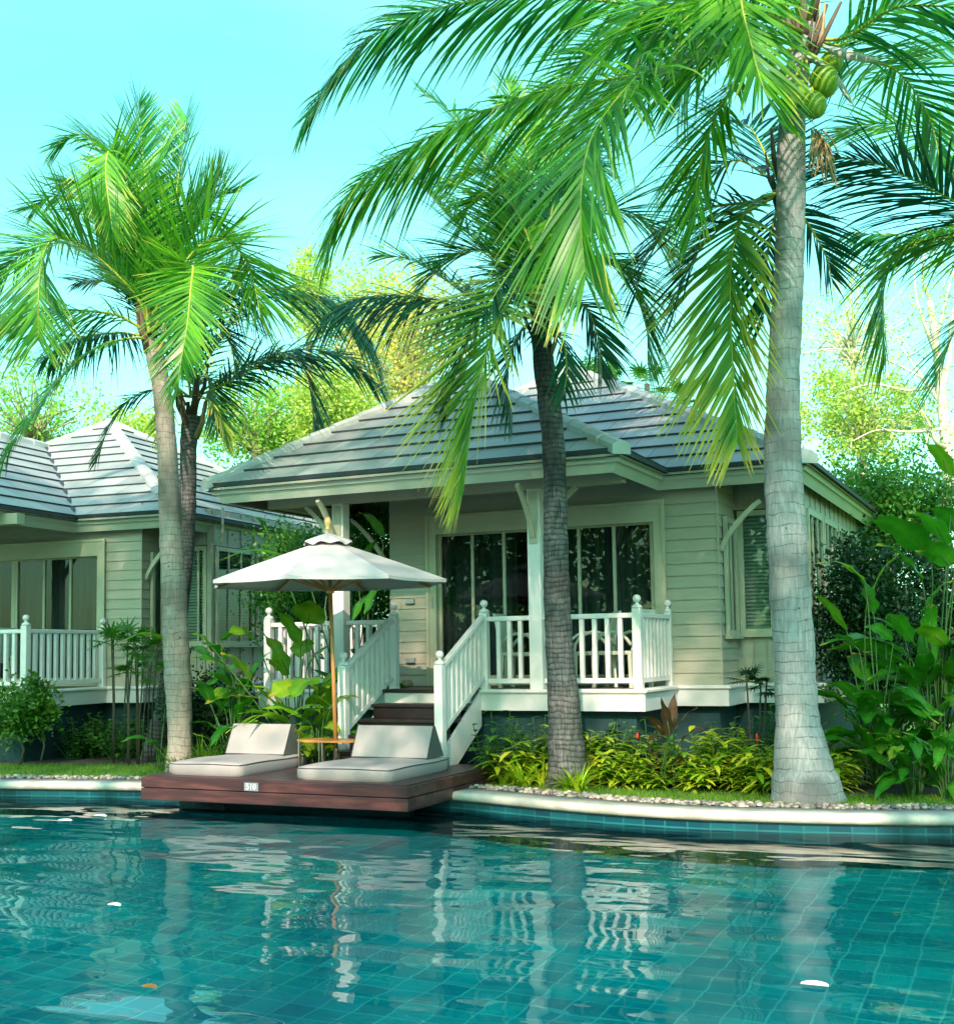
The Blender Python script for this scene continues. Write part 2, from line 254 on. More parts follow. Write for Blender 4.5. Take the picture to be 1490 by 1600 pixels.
# ------------------------------------------------------------------ mesh helpers
class MB:
    def __init__(s): s.v = []; s.f = []; s.t = []; s.uv = []
    def add(s, vs, fs, tint=None, uv=None):
        o = len(s.v); s.v += [tuple(x) for x in vs]; s.f += [tuple(i+o for i in f) for f in fs]
        s.t += tint if tint else [(.5, 0)]*len(vs); s.uv += uv if uv else [(0, 0)]*len(vs); return s
    def box(s, x0, y0, z0, x1, y1, z1):
        return s.add([(x0,y0,z0),(x1,y0,z0),(x1,y1,z0),(x0,y1,z0),(x0,y0,z1),(x1,y0,z1),(x1,y1,z1),(x0,y1,z1)],
                     [(0,3,2,1),(4,5,6,7),(0,1,5,4),(1,2,6,5),(2,3,7,6),(3,0,4,7)])
    def cbox(s, c, sx, sy, sz): return s.box(c[0]-sx/2, c[1]-sy/2, c[2]-sz/2, c[0]+sx/2, c[1]+sy/2, c[2]+sz/2)
    def beam(s, p, q, w, h, up=(0, 0, 1)):       # w across, h along up
        p, q, up = Vector(p), Vector(q), Vector(up); d = (q-p).normalized(); x = d.cross(up)
        if x.length < 1e-4: x = d.cross(Vector((1, 0, 0)))
        x.normalize(); u = x.cross(d); vs = []
        for c in (p, q):
            for a, b in ((-1,-1),(1,-1),(1,1),(-1,1)): vs.append(c + x*a*w/2 + u*b*h/2)
        return s.add(vs, [(0,1,2,3),(7,6,5,4),(0,4,5,1),(1,5,6,2),(2,6,7,3),(3,7,4,0)])
    def tube(s, pts, rad, n=8, cap=True, tint=None, squash=1):
        pts = [Vector(p) for p in pts]; vs = []; fs = []; uv = []; L = 0; x = None
        if not hasattr(rad, '__len__'): rad = [rad]*len(pts)
        for i, p in enumerate(pts):
            d = (pts[min(i+1, len(pts)-1)] - pts[max(i-1, 0)]).normalized()
            if x is None:
                x = d.cross(Vector((0, 0, 1)))
                if x.length < .05: x = d.cross(Vector((0, 1, 0)))
            x = (x - d*x.dot(d)).normalized(); y = d.cross(x)
            if i: L += (p-pts[i-1]).length
            for k in range(n):
                a = 2*math.pi*k/n; vs.append(p + x*math.cos(a)*rad[i] + y*math.sin(a)*rad[i]*squash); uv.append((k/n, L))
        for i in range(len(pts)-1):
            for k in range(n): a, b = i*n+k, i*n+(k+1) % n; fs.append((a, b, b+n, a+n))
        if cap: fs.append(tuple(range(n-1, -1, -1))); fs.append(tuple((len(pts)-1)*n+k for k in range(n)))
        return s.add(vs, fs, [tint or (.5, 0)]*len(vs), uv)
    def lathe(s, prof, c, n=12):                 # (r, z) pairs
        vs = []; fs = []
        for r, z in prof:
            for k in range(n): a = 2*math.pi*k/n; vs.append((c[0]+r*math.cos(a), c[1]+r*math.sin(a), c[2]+z))
        for i in range(len(prof)-1):
            for k in range(n): a, b = i*n+k, i*n+(k+1) % n; fs.append((a, b, b+n, a+n))
        fs.append(tuple(range(n-1, -1, -1))); fs.append(tuple((len(prof)-1)*n+k for k in range(n)))
        return s.add(vs, fs)
    def poly(s, pts, th=None, n=None):           # a flat polygon, thickened along n
        pts = [Vector(p) for p in pts]; k = len(pts)
        if th is None: return s.add(pts, [tuple(range(k))])
        q = [p + Vector(n)*th for p in pts]
        return s.add(pts+q, [tuple(range(k-1, -1, -1)), tuple(range(k, 2*k))] + [(i, (i+1) % k, k+(i+1) % k, k+i) for i in range(k)])
    def build(s, name, mat, parent=None, smooth=False, bevel=0, label=None, xf=None):
        me = bpy.data.meshes.new(name); me.from_pydata(s.v, [], s.f); me.update()
        if any(u != (0, 0) for u in s.uv):
            l = me.uv_layers.new(name='UVMap'); vi = np.empty(len(me.loops), dtype=np.int32); me.loops.foreach_get('vertex_index', vi)
            l.data.foreach_set('uv', np.array(s.uv, dtype=np.float32)[vi].ravel())
        if any(t != (.5, 0) for t in s.t):
            a = me.color_attributes.new('tint', 'FLOAT_COLOR', 'POINT'); c = np.zeros((len(s.v), 4), dtype=np.float32); c[:, :2] = np.array(s.t, dtype=np.float32); c[:, 3] = 1
            a.data.foreach_set('color', c.ravel())
        if smooth: me.polygons.foreach_set('use_smooth', [True]*len(me.polygons))
        me.materials.append(mat); o = bpy.data.objects.new(name, me); col.objects.link(o)
        if parent: o.parent = parent
        if bevel:
            b = o.modifiers.new('bevel', 'BEVEL'); b.width = bevel; b.segments = 2; b.limit_method = 'ANGLE'; b.angle_limit = R(40)
        if label: o['label'] = label
        return o
def tag(o, label=None, cat=None, group=None, kind=None):
    if label: o['label'] = label
    if cat: o['category'] = cat
    if group: o['group'] = group
    if kind: o['kind'] = kind
    return o
def thing(name, label, cat, loc=(0, 0, 0), rz=0, group=None):
    o = bpy.data.objects.new(name, None); col.objects.link(o); o.location = loc; o.rotation_euler = (0, 0, rz); o.empty_display_size = .2
    return tag(o, label, cat, group)
def dup(root, loc, rz=0, s=1, label=None):
    def cp(o, par):
        c = o.copy(); col.objects.link(c); c.parent = par
        for ch in kids.get(o.name, []): cp(ch, c)
        return c
    kids = {}
    for o in list(root.children_recursive): kids.setdefault(o.parent.name, []).append(o)
    c = cp(root, None); c.location = loc; c.rotation_euler = (0, 0, rz); c.scale = (s, s, s)
    if label: c['label'] = label
    return c
def npmesh(name, V, F, mat, parent=None, tint=None, smooth=False):
    V = np.asarray(V, dtype=np.float32); F = np.asarray(F, dtype=np.int32); k = F.shape[1]
    me = bpy.data.meshes.new(name); me.vertices.add(len(V)); me.vertices.foreach_set('co', V.ravel())
    me.loops.add(F.size); me.loops.foreach_set('vertex_index', F.ravel()); me.polygons.add(len(F))
    me.polygons.foreach_set('loop_start', np.arange(0, F.size, k, dtype=np.int32)); me.update(calc_edges=True)
    if tint is not None:
        a = me.color_attributes.new('tint', 'FLOAT_COLOR', 'POINT'); c = np.zeros((len(V), 4), dtype=np.float32); c[:, :2] = tint; c[:, 3] = 1; a.data.foreach_set('color', c.ravel())
    if smooth: me.polygons.foreach_set('use_smooth', np.ones(len(F), dtype=bool))
    me.validate(); me.materials.append(mat); o = bpy.data.objects.new(name, me); col.objects.link(o)
    if parent: o.parent = parent
    return o
def smoothpath(pts, n):
    """Catmull-Rom through pts, n samples evenly by length"""
    P = np.array([list(p) for p in pts], dtype=float); P = np.vstack([2*P[0]-P[1], P, 2*P[-1]-P[-2]]); out = []
    for i in range(1, len(P)-2):
        for t in np.linspace(0, 1, 14, endpoint=False):
            a, b, c, d = P[i-1], P[i], P[i+1], P[i+2]
            out.append(.5*(2*b + (c-a)*t + (2*a-5*b+4*c-d)*t*t + (3*b-a-3*c+d)*t**3))
    out.append(P[-2]); out = np.array(out); s = np.r_[0, np.cumsum(np.linalg.norm(np.diff(out, axis=0), axis=1))]
    q = np.linspace(0, s[-1], n); return np.stack([np.interp(q, s, out[:, k]) for k in range(out.shape[1])], 1), s[-1]
# ------------------------------------------------------------------ ground, coping, pool
GZ, WZ, FZ = -1.05, -1.215, -2.2
BACK = [(-22,-9.5),(-16,-5.2),(-12.5,-3.3),(-9.67,-2.36),(-7.81,-1.95),(-6,-1.68),(-4.6,-1.55),(-3.6,-1.57),(-2.92,-1.73),(-2.1,-1.99),(-1.36,-2.155),(-.71,-2.21),(-.11,-2.16),(.47,-2.08),(1.5,-1.82),(3,-1.2),(5,-.2),(9,2)]
bk, _ = smoothpath(BACK, 120); bk = bk[:, :2]
tn = np.gradient(bk, axis=0); tn /= np.linalg.norm(tn, axis=1)[:, None]; nrm = np.stack([tn[:, 1], -tn[:, 0]], 1)      # towards the pool
fr_ = bk + nrm*.40
pool = [tuple(p) for p in (bk+nrm*.34)] + [(12, -4), (12, -19), (-22, -19)]
outer = [(-500, -500), (500, -500), (500, 500), (-500, 500)]
tess = tessellate_polygon([[Vector((*p, 0)) for p in outer], [Vector((*p, 0)) for p in pool]])
allp = outer+pool
m = MB(); m.add([(*p, GZ) for p in allp], [t for t in tess])
tag(m.build('ground', M['lawn']), kind='structure')
# pool deck on the viewer's side
m = MB(); m.box(-60, -60, GZ+.004, 60, -19.0, GZ+.03); tag(m.build('pool_deck', M['coping']), kind='structure')
def strip(name, prof, mat, uvw=False, smooth=True):
    m = MB(); vs = []; uv = []; L = 0
    for i in range(len(bk)):
        if i: L += float(np.linalg.norm(bk[i]-bk[i-1]))
        for j, (o, z) in enumerate(prof): vs.append((bk[i][0]+nrm[i][0]*o, bk[i][1]+nrm[i][1]*o, z)); uv.append((L+.001, z))
    k = len(prof); fs = [(i*k+j, i*k+j+1, (i+1)*k+j+1, (i+1)*k+j) for i in range(len(bk)-1) for j in range(k-1)]
    m.add(vs, fs, None, uv); return m.build(name, mat, smooth=smooth)
arc = [(.36+.05*math.sin(a), GZ-.025+.05*math.cos(a)) for a in [k*math.pi/8 for k in range(9)]]
tag(strip('pool_coping', [(-.004, GZ-.05), (0, GZ+.02)] + arc + [(.33, GZ-.09)], M['coping']), kind='structure')
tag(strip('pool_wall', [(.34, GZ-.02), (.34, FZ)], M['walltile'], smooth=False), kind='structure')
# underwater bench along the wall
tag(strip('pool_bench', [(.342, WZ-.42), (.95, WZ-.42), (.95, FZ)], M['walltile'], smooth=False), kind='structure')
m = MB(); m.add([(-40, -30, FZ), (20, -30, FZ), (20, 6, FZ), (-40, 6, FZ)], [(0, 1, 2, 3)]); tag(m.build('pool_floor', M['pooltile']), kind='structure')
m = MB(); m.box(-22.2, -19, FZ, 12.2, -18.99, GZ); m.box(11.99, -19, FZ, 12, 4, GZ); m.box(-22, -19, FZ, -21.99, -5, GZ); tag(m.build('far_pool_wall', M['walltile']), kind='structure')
m = MB(); wp = [(*p, WZ) for p in pool]; wt = tessellate_polygon([[Vector(p) for p in wp]]); m.add(wp, [t for t in wt]); wo_ = m.build('water', M['water']); tag(wo_, kind='structure')
for p in wo_.data.polygons:
    if p.normal.z < 0: wo_.data.flip_normals(); break
# planting bed soil
m = MB(); bl = []
for i in range(len(bk)):
    if -14 < bk[i][0] < 4: bl.append((bk[i][0]-nrm[i][0]*1.0, min(bk[i][1]-nrm[i][1]*1.0, 40)))
m.add([(x, y+ (.8 if x < -6.5 else 0), GZ+.005) for x, y in bl] + [(x, 3.0, GZ+.005) for x, y in bl], [(i, i+1, len(bl)+i+1, len(bl)+i) for i in range(len(bl)-1)])
tag(m.build('garden_bed', M['soil']), kind='structure')

# ------------------------------------------------------------------ bungalow
def clip(poly, a, b, c, keep):        # keep a*x+b*y+c*z >= keep
    out = []
    for i in range(len(poly)):
        p, q = poly[i], poly[(i+1) % len(poly)]; dp = a*p[0]+b*p[1]+c*p[2]-keep; dq = a*q[0]+b*q[1]+c*q[2]-keep
        if dp >= 0: out.append(p)
        if dp*dq < 0: t = dp/(dp-dq); out.append(tuple(p[k]+(q[k]-p[k])*t for k in range(3)))
    return out
def courses(poly, dz, th=.03):
    """a hipped roof plane as overlapping courses: tops slope a little less than the plane, butts show dark"""
    P = [Vector(p) for p in poly]; n = (P[1]-P[0]).cross(P[2]-P[0]).normalized()
    if n.z < 0: n = -n
    e = Vector((-n.y, n.x, 0)).normalized(); z0 = min(p[2] for p in poly); z1 = max(p[2] for p in poly); top = MB(); edge = MB(); k = 0; z = z0
    while z < z1-.02:
        q = clip(clip([tuple(p) for p in poly], 0, 0, 1, z), 0, 0, -1, -(z+dz))
        if len(q) >= 3:
            vs = [Vector(p) + n*(th*(1-(p[2]-z)/dz) + .012) for p in q]
            uv = [(v.dot(e)+50, k+.02+.96*(p[2]-z)/dz) for v, p in zip(vs, q)]
            top.add(vs, [tuple(range(len(vs)))], None, uv)
            low = [i for i in range(len(q)) if abs(q[i][2]-z) < 1e-5]
            if len(low) == 2: a, b = low; edge.add([vs[a], vs[b], Vector(q[b])-n*.02, Vector(q[a])-n*.02], [(0, 1, 2, 3)])
        z += dz; k += 1
    return top, edge
def newel(par, x, y, z0, zs, ball=True, w=.105):
    m = MB(); m.box(x-w/2, y-w/2, z0, x+w/2, y+w/2, zs); o = m.build('newel_post', M['white'], par, bevel=.006)
    c = MB(); c.lathe([(w*.5, 0), (w*.62, .008), (w*.62, .022), (w*.45, .04), (.02, .055), (.018, .07), (.034, .08), (.047, .1), (.05, .118), (.045, .138), (.028, .156), (.006, .163)], (x, y, zs), 14); c.build('ball_cap', M['white'], par, smooth=True)
def rail(par, p, q, zt=.90, zb=.10, sp=.152, bw=.05, drop=0):
    """balustrade between plan points p and q; drop lowers the q end (stairs)"""
    p = Vector((*p, 0)); q = Vector((*q, -drop)); d = q-p; L = Vector((d.x, d.y, 0)).length; u = Vector((0, 0, 1))
    m = MB(); m.beam(p+u*(zt-.03), q+u*(zt-.03), .075, .06); m.build('top_rail', M['white'], par, bevel=.012)
    m = MB(); m.beam(p+u*zb, q+u*zb, .05, .06); m.build('bottom_rail', M['white'], par, bevel=.005)
    n = max(1, round(L/sp))
    for k in range(1, n):
        c = p+d*(k/n); ang = math.atan2(d.y, d.x); b = MB(); b.beam(c+u*(zb+.02), c+u*(zt-.05), bw, bw, (math.cos(ang), math.sin(ang), 0)); b.build('baluster', M['white'], par)
def lap(m, x0, x1, z0, z1, y, axis='x', sgn=-1, step=.155):
    """lap siding: boards leaning out at their lower edge"""
    z = math.floor(z0/step)*step
    while z < z1-1e-4:
        a, b = max(z, z0), min(z+step, z1)
        ta, tb = .018*(1-(a-z)/step)+.004, .018*(1-(b-z)/step)+.004
        if axis == 'x': vs = [(x0, y+sgn*ta, a), (x1, y+sgn*ta, a), (x1, y+sgn*tb, b), (x0, y+sgn*tb, b), (x0, y, a), (x1, y, a)]
        else: vs = [(y+sgn*ta, x0, a), (y+sgn*ta, x1, a), (y+sgn*tb, x1, b), (y+sgn*tb, x0, b), (y, x0, a), (y, x1, a)]
        m.add(vs, [(0, 1, 2, 3), (4, 5, 1, 0)]); z += step
def bracket(par, c, out, h=.60, l=.46, w=.05):
    """curved brace from the post face c (foot) rising and leaning towards 'out'"""
    c = Vector(c); o = Vector((*out, 0)).normalized(); u = Vector((0, 0, 1)); side = o.cross(u); pts = []
    for k in range(9):
        t = k/8; pts.append(c + o*(l*(t**1.3)) + u*(h*(1-(1-t)**1.15)*.98))
    m = MB(); vs = []
    for i, p in enumerate(pts):
        d = (pts[min(i+1, 8)]-pts[max(i-1, 0)]).normalized(); nn = d.cross(side); t = .026+.006*math.sin(math.pi*i/8)
        for a, b in ((-1, -1), (1, -1), (1, 1), (-1, 1)): vs.append(p+side*a*w/2+nn*b*t)
    fs = [(0, 3, 2, 1), (32, 33, 34, 35)]
    for i in range(8):
        for k in range(4): a, b = i*4+k, i*4+(k+1) % 4; fs.append((a, b, b+4, a+4))
    m.add(vs, fs); m.build('bracket', M['frame'], par, smooth=False)
def door_leaf(par, xs, y, z0, z1, mats='frame'):
    f = MB(); st = .075; x0, x1 = xs[0]-st, xs[-1]+st
    f.box(x0, y-.03, z0, xs[0], y+.03, z1+st); f.box(xs[-1], y-.03, z0, x1, y+.03, z1+st)
    f.box(xs[0], y-.028, z1, xs[-1], y+.028, z1+st); f.box(xs[0], y-.028, z0, xs[-1], y+.028, z0+.14)
    for x in xs[1:-1]: f.box(x-.022, y-.022, z0+.14, x+.022, y+.022, z1)
    d = f.build('door_leaf', M[mats], par, bevel=.004)
    for a, b in zip(xs[:-1], xs[1:]):
        g = MB(); g.add([(a, y, z0+.14), (b, y, z0+.14), (b, y, z1), (a, y, z1)], [(0, 1, 2, 3)]); g.build('glass_pane', M['glass'], d)
def curtain(par, x0, x1, y, z0, z1, gap=()):
    m = MB(); n = int((x1-x0)/.02); vs = []
    for i in range(n+1):
        x = x0+(x1-x0)*i/n; yy = y + .035*math.sin(x*31+2*math.sin(x*3.7)) + .02*math.sin(x*13)
        vs += [(x, yy, z0), (x, yy, z1)]
    m.add(vs, [(2*i, 2*i+2, 2*i+3, 2*i+1) for i in range(n) if not any(a < x0+(x1-x0)*i/n < b for a, b in gap)]); m.build('curtain', M['curtain'], par, smooth=True)
def window(par, o, dx, wid, z0, z1, mull, blind=True):
    """window in the vertical plane through o (x, y) along unit dx; outward is dx rotated -90 deg"""
    d = Vector((*dx, 0)); n = Vector((dx[1], -dx[0], 0)); O = Vector((*o, 0)); u = Vector((0, 0, 1)); f = MB()
    def bar(s0, s1, a, b, t): p = O+d*(s0+s1)/2+n*t/2; f.beam(p+u*a, p+u*b, t, s1-s0, d)
    for s in (0, wid-.07): bar(s, s+.07, z0, z1, .05)
    for s in mull: bar(s-.02, s+.02, z0+.06, z1-.06, .035)
    for a in (z0, z1-.07): q = O+n*.022; f.beam(q+u*(a+.035)+d*.07, q+u*(a+.035)+d*(wid-.07), .044, .07)
    w_ = f.build('window', M['frame'], par)
    s_ = MB(); q = O+n*.04; s_.beam(q+u*(z0-.02)-d*.04, q+u*(z0-.02)+d*(wid+.04), .09, .04); s_.build('sill', M['frame'], w_)
    g = MB(); g.add([O+d*.05+n*.015+u*(z0+.05), O+d*(wid-.05)+n*.015+u*(z0+.05), O+d*(wid-.05)+n*.015+u*(z1-.05), O+d*.05+n*.015+u*(z1-.05)], [(0, 1, 2, 3)]); g.build('glass_pane', M['glass'], w_)
    if blind:
        b = MB(); b.add([O+d*.05-n*.05+u*(z0+.05), O+d*(wid-.05)-n*.05+u*(z0+.05), O+d*(wid-.05)-n*.05+u*(z1-.05), O+d*.05-n*.05+u*(z1-.05)], [(0, 1, 2, 3)]); b.build('blind', M['blind'], w_)

def bungalow(label, loc, rz, V=None, main=True):
    D = dict(xl=-7.24, xp1=-6.09, xs1=-5.3, xs2=-4.01, xp2=-3.287, xR=-2.02, y0=0.0, Yw=1.37, xwl=-6.107, xwr=-1.37, xe=-1.92); D.update(V or {})
    P = thing('bungalow', label, 'bungalow', (0, 0, 0), 0, 'cream bungalows by the pool')
    y0, Yw, xR, s = D['y0'], D['Yw'], D['xR'], .55
    xw, xe, ye, xr, ym, z = -7.7, D['xe'], y0-.78, -.15, 1.03, 2.72
    # roof planes ---------------------------------------------------------
    xr = D.get('xr', xr); c = .565                                             # plan run of the left hip per metre of front hip
    tp = (xe-xw)/(1+c); ap = (xw+c*tp, ye+tp, z+s*tp)    # porch apex
    tm = (xr-xw)/(1+c); am = (xw+c*tm, ym+tm, z+s*tm)    # main apex
    tv = tp; vp = (ap[0], ym+tp, z+s*tp)                 # where the porch ridge runs into the main front plane
    yb = ym+2*tm; planes = [
        [(xw, ye, z), (xe, ye, z), ap], [(xe, ye, z), (xe, ym, z), vp, ap],
        [(xe, ym, z), (xr, ym, z), am, vp], [(xr, ym, z), (xr, yb, z), am], [(xr, yb, z), (xw, yb, z), am],
        [(xw, yb, z), (xw, ye, z), ap, vp, am]]
    for pl in planes[:5]:
        t, e = courses(pl, .215); r = t.build('roof_plane', M['slate'], P); e.build('course_edges', M['slateedge'], r)
    t, e = courses([planes[5][0], planes[5][1], ap, vp, am], .36); r = t.build('roof_plane', M['slate'], P); e.build('course_edges', M['slateedge'], r)
    u = MB()
    for pl in planes: u.poly([Vector(p)-Vector((0, 0, .07)) for p in pl])
    u.build('ceiling_boards', M['ceil'], P)
    cap = MB()
    def caps(a, b, ext=0):
        a, b = Vector(a), Vector(b); L = (b-a).length; n = max(1, round(L/.42)); dd = (b-a)/n
        side = Vector((dd.y, -dd.x, 0)).normalized()
        for k in range(n):
            p, q = a+dd*k, a+dd*(k+1.06); r0, r1 = .115, .105; up = Vector((0, 0, 1)); vs = []
            for pt, r, h in ((p, r0, .105), (q, r1, .085)):
                for o, zz in ((-r, -.05), (-r, h-.045), (-r*.35, h), (r*.35, h), (r, h-.045), (r, -.05)): vs.append(pt+side*o+up*zz)
            cap.add(vs, [(0, 1, 2, 3, 4, 5)[::-1], (6, 7, 8, 9, 10, 11)] + [(i, (i+1) % 6, 6+(i+1) % 6, 6+i) for i in range(6)])
    e = .10
    caps((xw-.02, ye-.02, z), ap); caps((xe+.02, ye-.02, z), ap); caps(ap, vp); caps((xr+.02, ym-.02, z), am); caps((xr, yb, z), am); caps((xw, yb, z), am); caps(vp, am)
    cap.build('ridge_caps', M['cap'], P)
    vl = MB(); vl.beam((xe, ym, z+.03), Vector(vp)+Vector((0, 0, .03)), .07, .02); vl.beam((xe+.0, ye, z-.01), (xe, ym+.05, z-.01), .05, .05); vl.beam((xr+.01, ym, z-.01), (xr+.01, yb, z-.01), .05, .05); vl.build('valley_flashing', M['slateedge'], P)
    # fascia: sloping boards round the eaves --------------------------------
    loop = [(xw, ye, -1, -1), (xe, ye, 1, -1), (xe, ym, 1, -1), (xr, ym, 1, -1), (xr, yb, 1, 1), (xw, yb, -1, 1)]
    # inset direction at each corner
    ins = [(1, 1), (-1, 1), (-1, 1), (-1, 1), (-1, -1), (1, -1)]
    fa = MB(); prof = [(.02, -.03), (.06, -.115), (.085, -.105), (.155, -.225), (.17, -.21), (.03, -.02)]
    n = len(prof); vs = []
    for (x, y, _, _), (ix, iy) in zip(loop, ins):
        for o, dz in prof: vs.append((x+ix*o, y+iy*o, z+dz))
    fs = []
    for i in range(6):
        j = (i+1) % 6
        for k in range(n): fs.append((i*n+k, j*n+k, j*n+(k+1) % n, i*n+(k+1) % n))
    fa.add(vs, fs); fa.build('fascia', M['fascia'], P)
    # beam, posts, brackets ------------------------------------------------
    b = MB(); b.box(xw+.5, y0-.08, 2.46, xR-.12, y0+.08, 2.62); b.box(xw+.5, y0+.08, 2.47, xw+.62, Yw, 2.6); b.build('porch_beam', M['frame'], P)
    raf = MB()
    for k in range(2, 10): raf.beam((xw+.45, ye+1.2+k*.62, z-.13+.45*.973), (xw+1.0, ye+1.2+k*.62, z-.13+1.1*.973), .06, .08)
    raf.build('rafters', M['ceil'], P)
    for xp in (D['xp1'], D['xp2']):
        q = MB(); q.box(xp-.085, y0-.085, -.0, xp+.085, y0+.085, 2.46); q.build('porch_post', M['white'], P, bevel=.006)
        q = MB(); q.box(xp-.055, y0-.105, 1.78, xp+.055, y0-.085, 2.42); q.build('bracket_plate', M['frame'], P, bevel=.004)
        bracket(P, (xp, y0-.105, 1.86), (0, -1)); 
        bracket(P, (xp-.085 if xp == D['xp1'] else xp+.085, y0, 1.86), (-1 if xp == D['xp1'] else 1, 0))
    bracket(P, (D['xwl'], Yw-.03, 1.62), (-1, 0), .8, .62); bracket(P, (D['xwr']+.02, Yw+.1, 1.70), (1, 0), .62, .52)
    # walls ----------------------------------------------------------------
    dl, dr, dt = -5.48, -2.06, 2.36
    dr = D.get('dr', dr)
    w_ = MB(); core = .012
    xs_ = xe-.62
    lap(w_, D['xwl'], dl, 0, 3.05, Yw); lap(w_, dr, D['xwr'], 0, 2.84, Yw) if xs_ < dr else None; lap(w_, dl, min(xs_, dr), dt, 3.05, Yw); lap(w_, min(xs_, dr), dr, dt, 2.84, Yw)
    lap(w_, Yw-.02, 2.3, 0, 2.95, D['xwr'], 'y', 1)
    lap(w_, Yw, 9.6, 0, 2.9, D['xwl'], 'y', -1)
    w_.build('lap_siding_wall', M['siding'], P)
    cb = MB(); cb.box(D['xwr']+.001, Yw-.026, .0, D['xwr']+.026, Yw-.001, 2.7); cb.build('corner_board', M['siding'], P)
    # bay on the right
    bx, by, bb = -.45, 2.3, 8.6
    bayw = MB(); bayw.add([(D['xwr'], by, 0), (bx, by, 0), (bx, by, .62), (D['xwr'], by, .62), (D['xwr'], by, 2.3), (bx, by, 2.3), (bx, by, 2.9), (D['xwr'], by, 2.9)], [(0, 1, 2, 3), (4, 5, 6, 7)])
    bayw.add([(bx, by, 0), (bx, bb, 0), (bx, bb, .62), (bx, by, .62), (bx, by, 2.3), (bx, bb, 2.3), (bx, bb, 2.9), (bx, by, 2.9)], [(0, 1, 2, 3), (4, 5, 6, 7)])
    bayw.add([(bx, bb, 0), (-6.1, 9.6, 0), (-6.1, 9.6, 2.9), (bx, bb, 2.9)], [(0, 1, 2, 3)])
    for k in range(6):
        x = D['xwr']+.08+k*.17; bayw.box(x-.02, by-.02, .02, x+.02, by, .6); bayw.box(x-.02, by-.02, 2.34, x+.02, by, 2.9)
    for k in range(15):
        y = by+.1+k*.42; bayw.box(bx, y-.02, .02, bx+.02, y+.02, .6); bayw.box(bx, y-.02, 2.34, bx+.02, y+.02, 2.9)
    bayw.box(bx-.05, by-.05, 0, bx+.03, by+.03, 2.9); bayw.build('bay_wall', M['siding'], P)
    window(P, (D['xwr']+.06, by-.005), (1, 0), bx-D['xwr']-.12, .64, 2.28, [.42])
    window(P, (D['xwr']+.028, Yw+.2), (0, 1), .58, .62, 2.15, [.29])
    for k in range(4): window(P, (bx+.005, by+.08+k*1.3), (0, 1), 1.22, .64, 2.28, [.41, .81], blind=k > 0 or not main)
    # door frame and leaves --------------------------------------------------
    f = MB(); jw = .13; yy = Yw-.02
    f.box(dl, yy-.035, 0, dl+jw, yy+.16, dt); f.box(dr-jw, yy-.035, 0, dr, yy+.16, dt); f.box(dl+jw, yy-.035, dt-.25, dr-jw, yy+.16, dt)
    f.box(dl-.025, yy-.055, 0, dl+.022, yy-.03, dt+.03); f.box(dr-.022, yy-.055, 0, dr+.025, yy-.03, dt+.03); f.box(dl+.022, yy-.052, dt-.02, dr-.022, yy-.03, dt+.028)
    f.build('door_frame', M['frame'], P, bevel=.004)
    mid = (dl+dr)/2-.04; gl, gr = dl+.17, dr-.21
    door_leaf(P, [gl+(mid-.06-gl)*k/3 for k in range(4)], Yw+.07, .0, 2.09)
    door_leaf(P, [mid+.06+(gr-mid-.06)*k/3 for k in range(4)], Yw+.075, .0, 2.09)
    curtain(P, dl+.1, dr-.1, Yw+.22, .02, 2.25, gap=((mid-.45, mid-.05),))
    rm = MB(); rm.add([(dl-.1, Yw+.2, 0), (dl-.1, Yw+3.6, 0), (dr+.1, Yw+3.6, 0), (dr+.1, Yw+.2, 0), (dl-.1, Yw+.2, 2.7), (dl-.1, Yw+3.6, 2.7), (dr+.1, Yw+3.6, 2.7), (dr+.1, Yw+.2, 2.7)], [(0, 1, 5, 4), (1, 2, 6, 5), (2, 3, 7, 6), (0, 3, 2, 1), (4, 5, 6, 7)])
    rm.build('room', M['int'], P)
    if main:
        for zz in (1.19, .357):
            q = MB(); q.box(-5.84, Yw-.07, zz-.035, -5.70, Yw-.01, zz+.035); q.build('step_light', M['fitting'], P, bevel=.006)
        q = MB(); q.box(dl+.05, yy-.05, 1.08, dl+.09, yy-.034, 1.24); q.build('door_pull', M['fitting'], P, bevel=.003)
    # floor, moulding, skirt, foundation -------------------------------------
    fl = MB(); fl.box(D['xl']-.06, y0-.06, -.06, xR+.06, Yw+.3, -.006); fl.build('porch_floor', M['deckfloor'], P)
    out = [(D['xl']-.1, y0-.1), (xR+.1, y0-.1), (xR+.1, Yw-.1), (D['xwr']+.11, Yw-.1), (D['xwr']+.11, by-.12), (bx+.2, by-.12), (bx+.2, bb)]
    inn = [(1, 1), (-1, 1), (-1, 1), (-1, 1), (-1, 1), (-1, 1), (-1, 0)]
    def run(prof, name, mat, x_gap=None):
        m = MB(); n = len(prof); vs = []
        for (x, y), (ix, iy) in zip(out, inn):
            for o, dz in prof: vs.append((x+ix*o, y+iy*o, dz))
        m.add(vs, [(i*n+k, (i+1)*n+k, (i+1)*n+k+1, i*n+k+1) for i in range(len(out)-1) for k in range(n-1)]); m.build(name, mat, P)
    run([(.2, .001), (-.02, .0), (-.035, -.012), (-.035, -.035), (-.01, -.055), (.002, -.06)], 'floor_moulding', M['white'])
    run([(.0, -.055), (.0, -.258), (.05, -.258)], 'skirt_board', M['skirt'])
    run([(.16, -.25), (.16, -1.1)], 'foundation', M['found'])
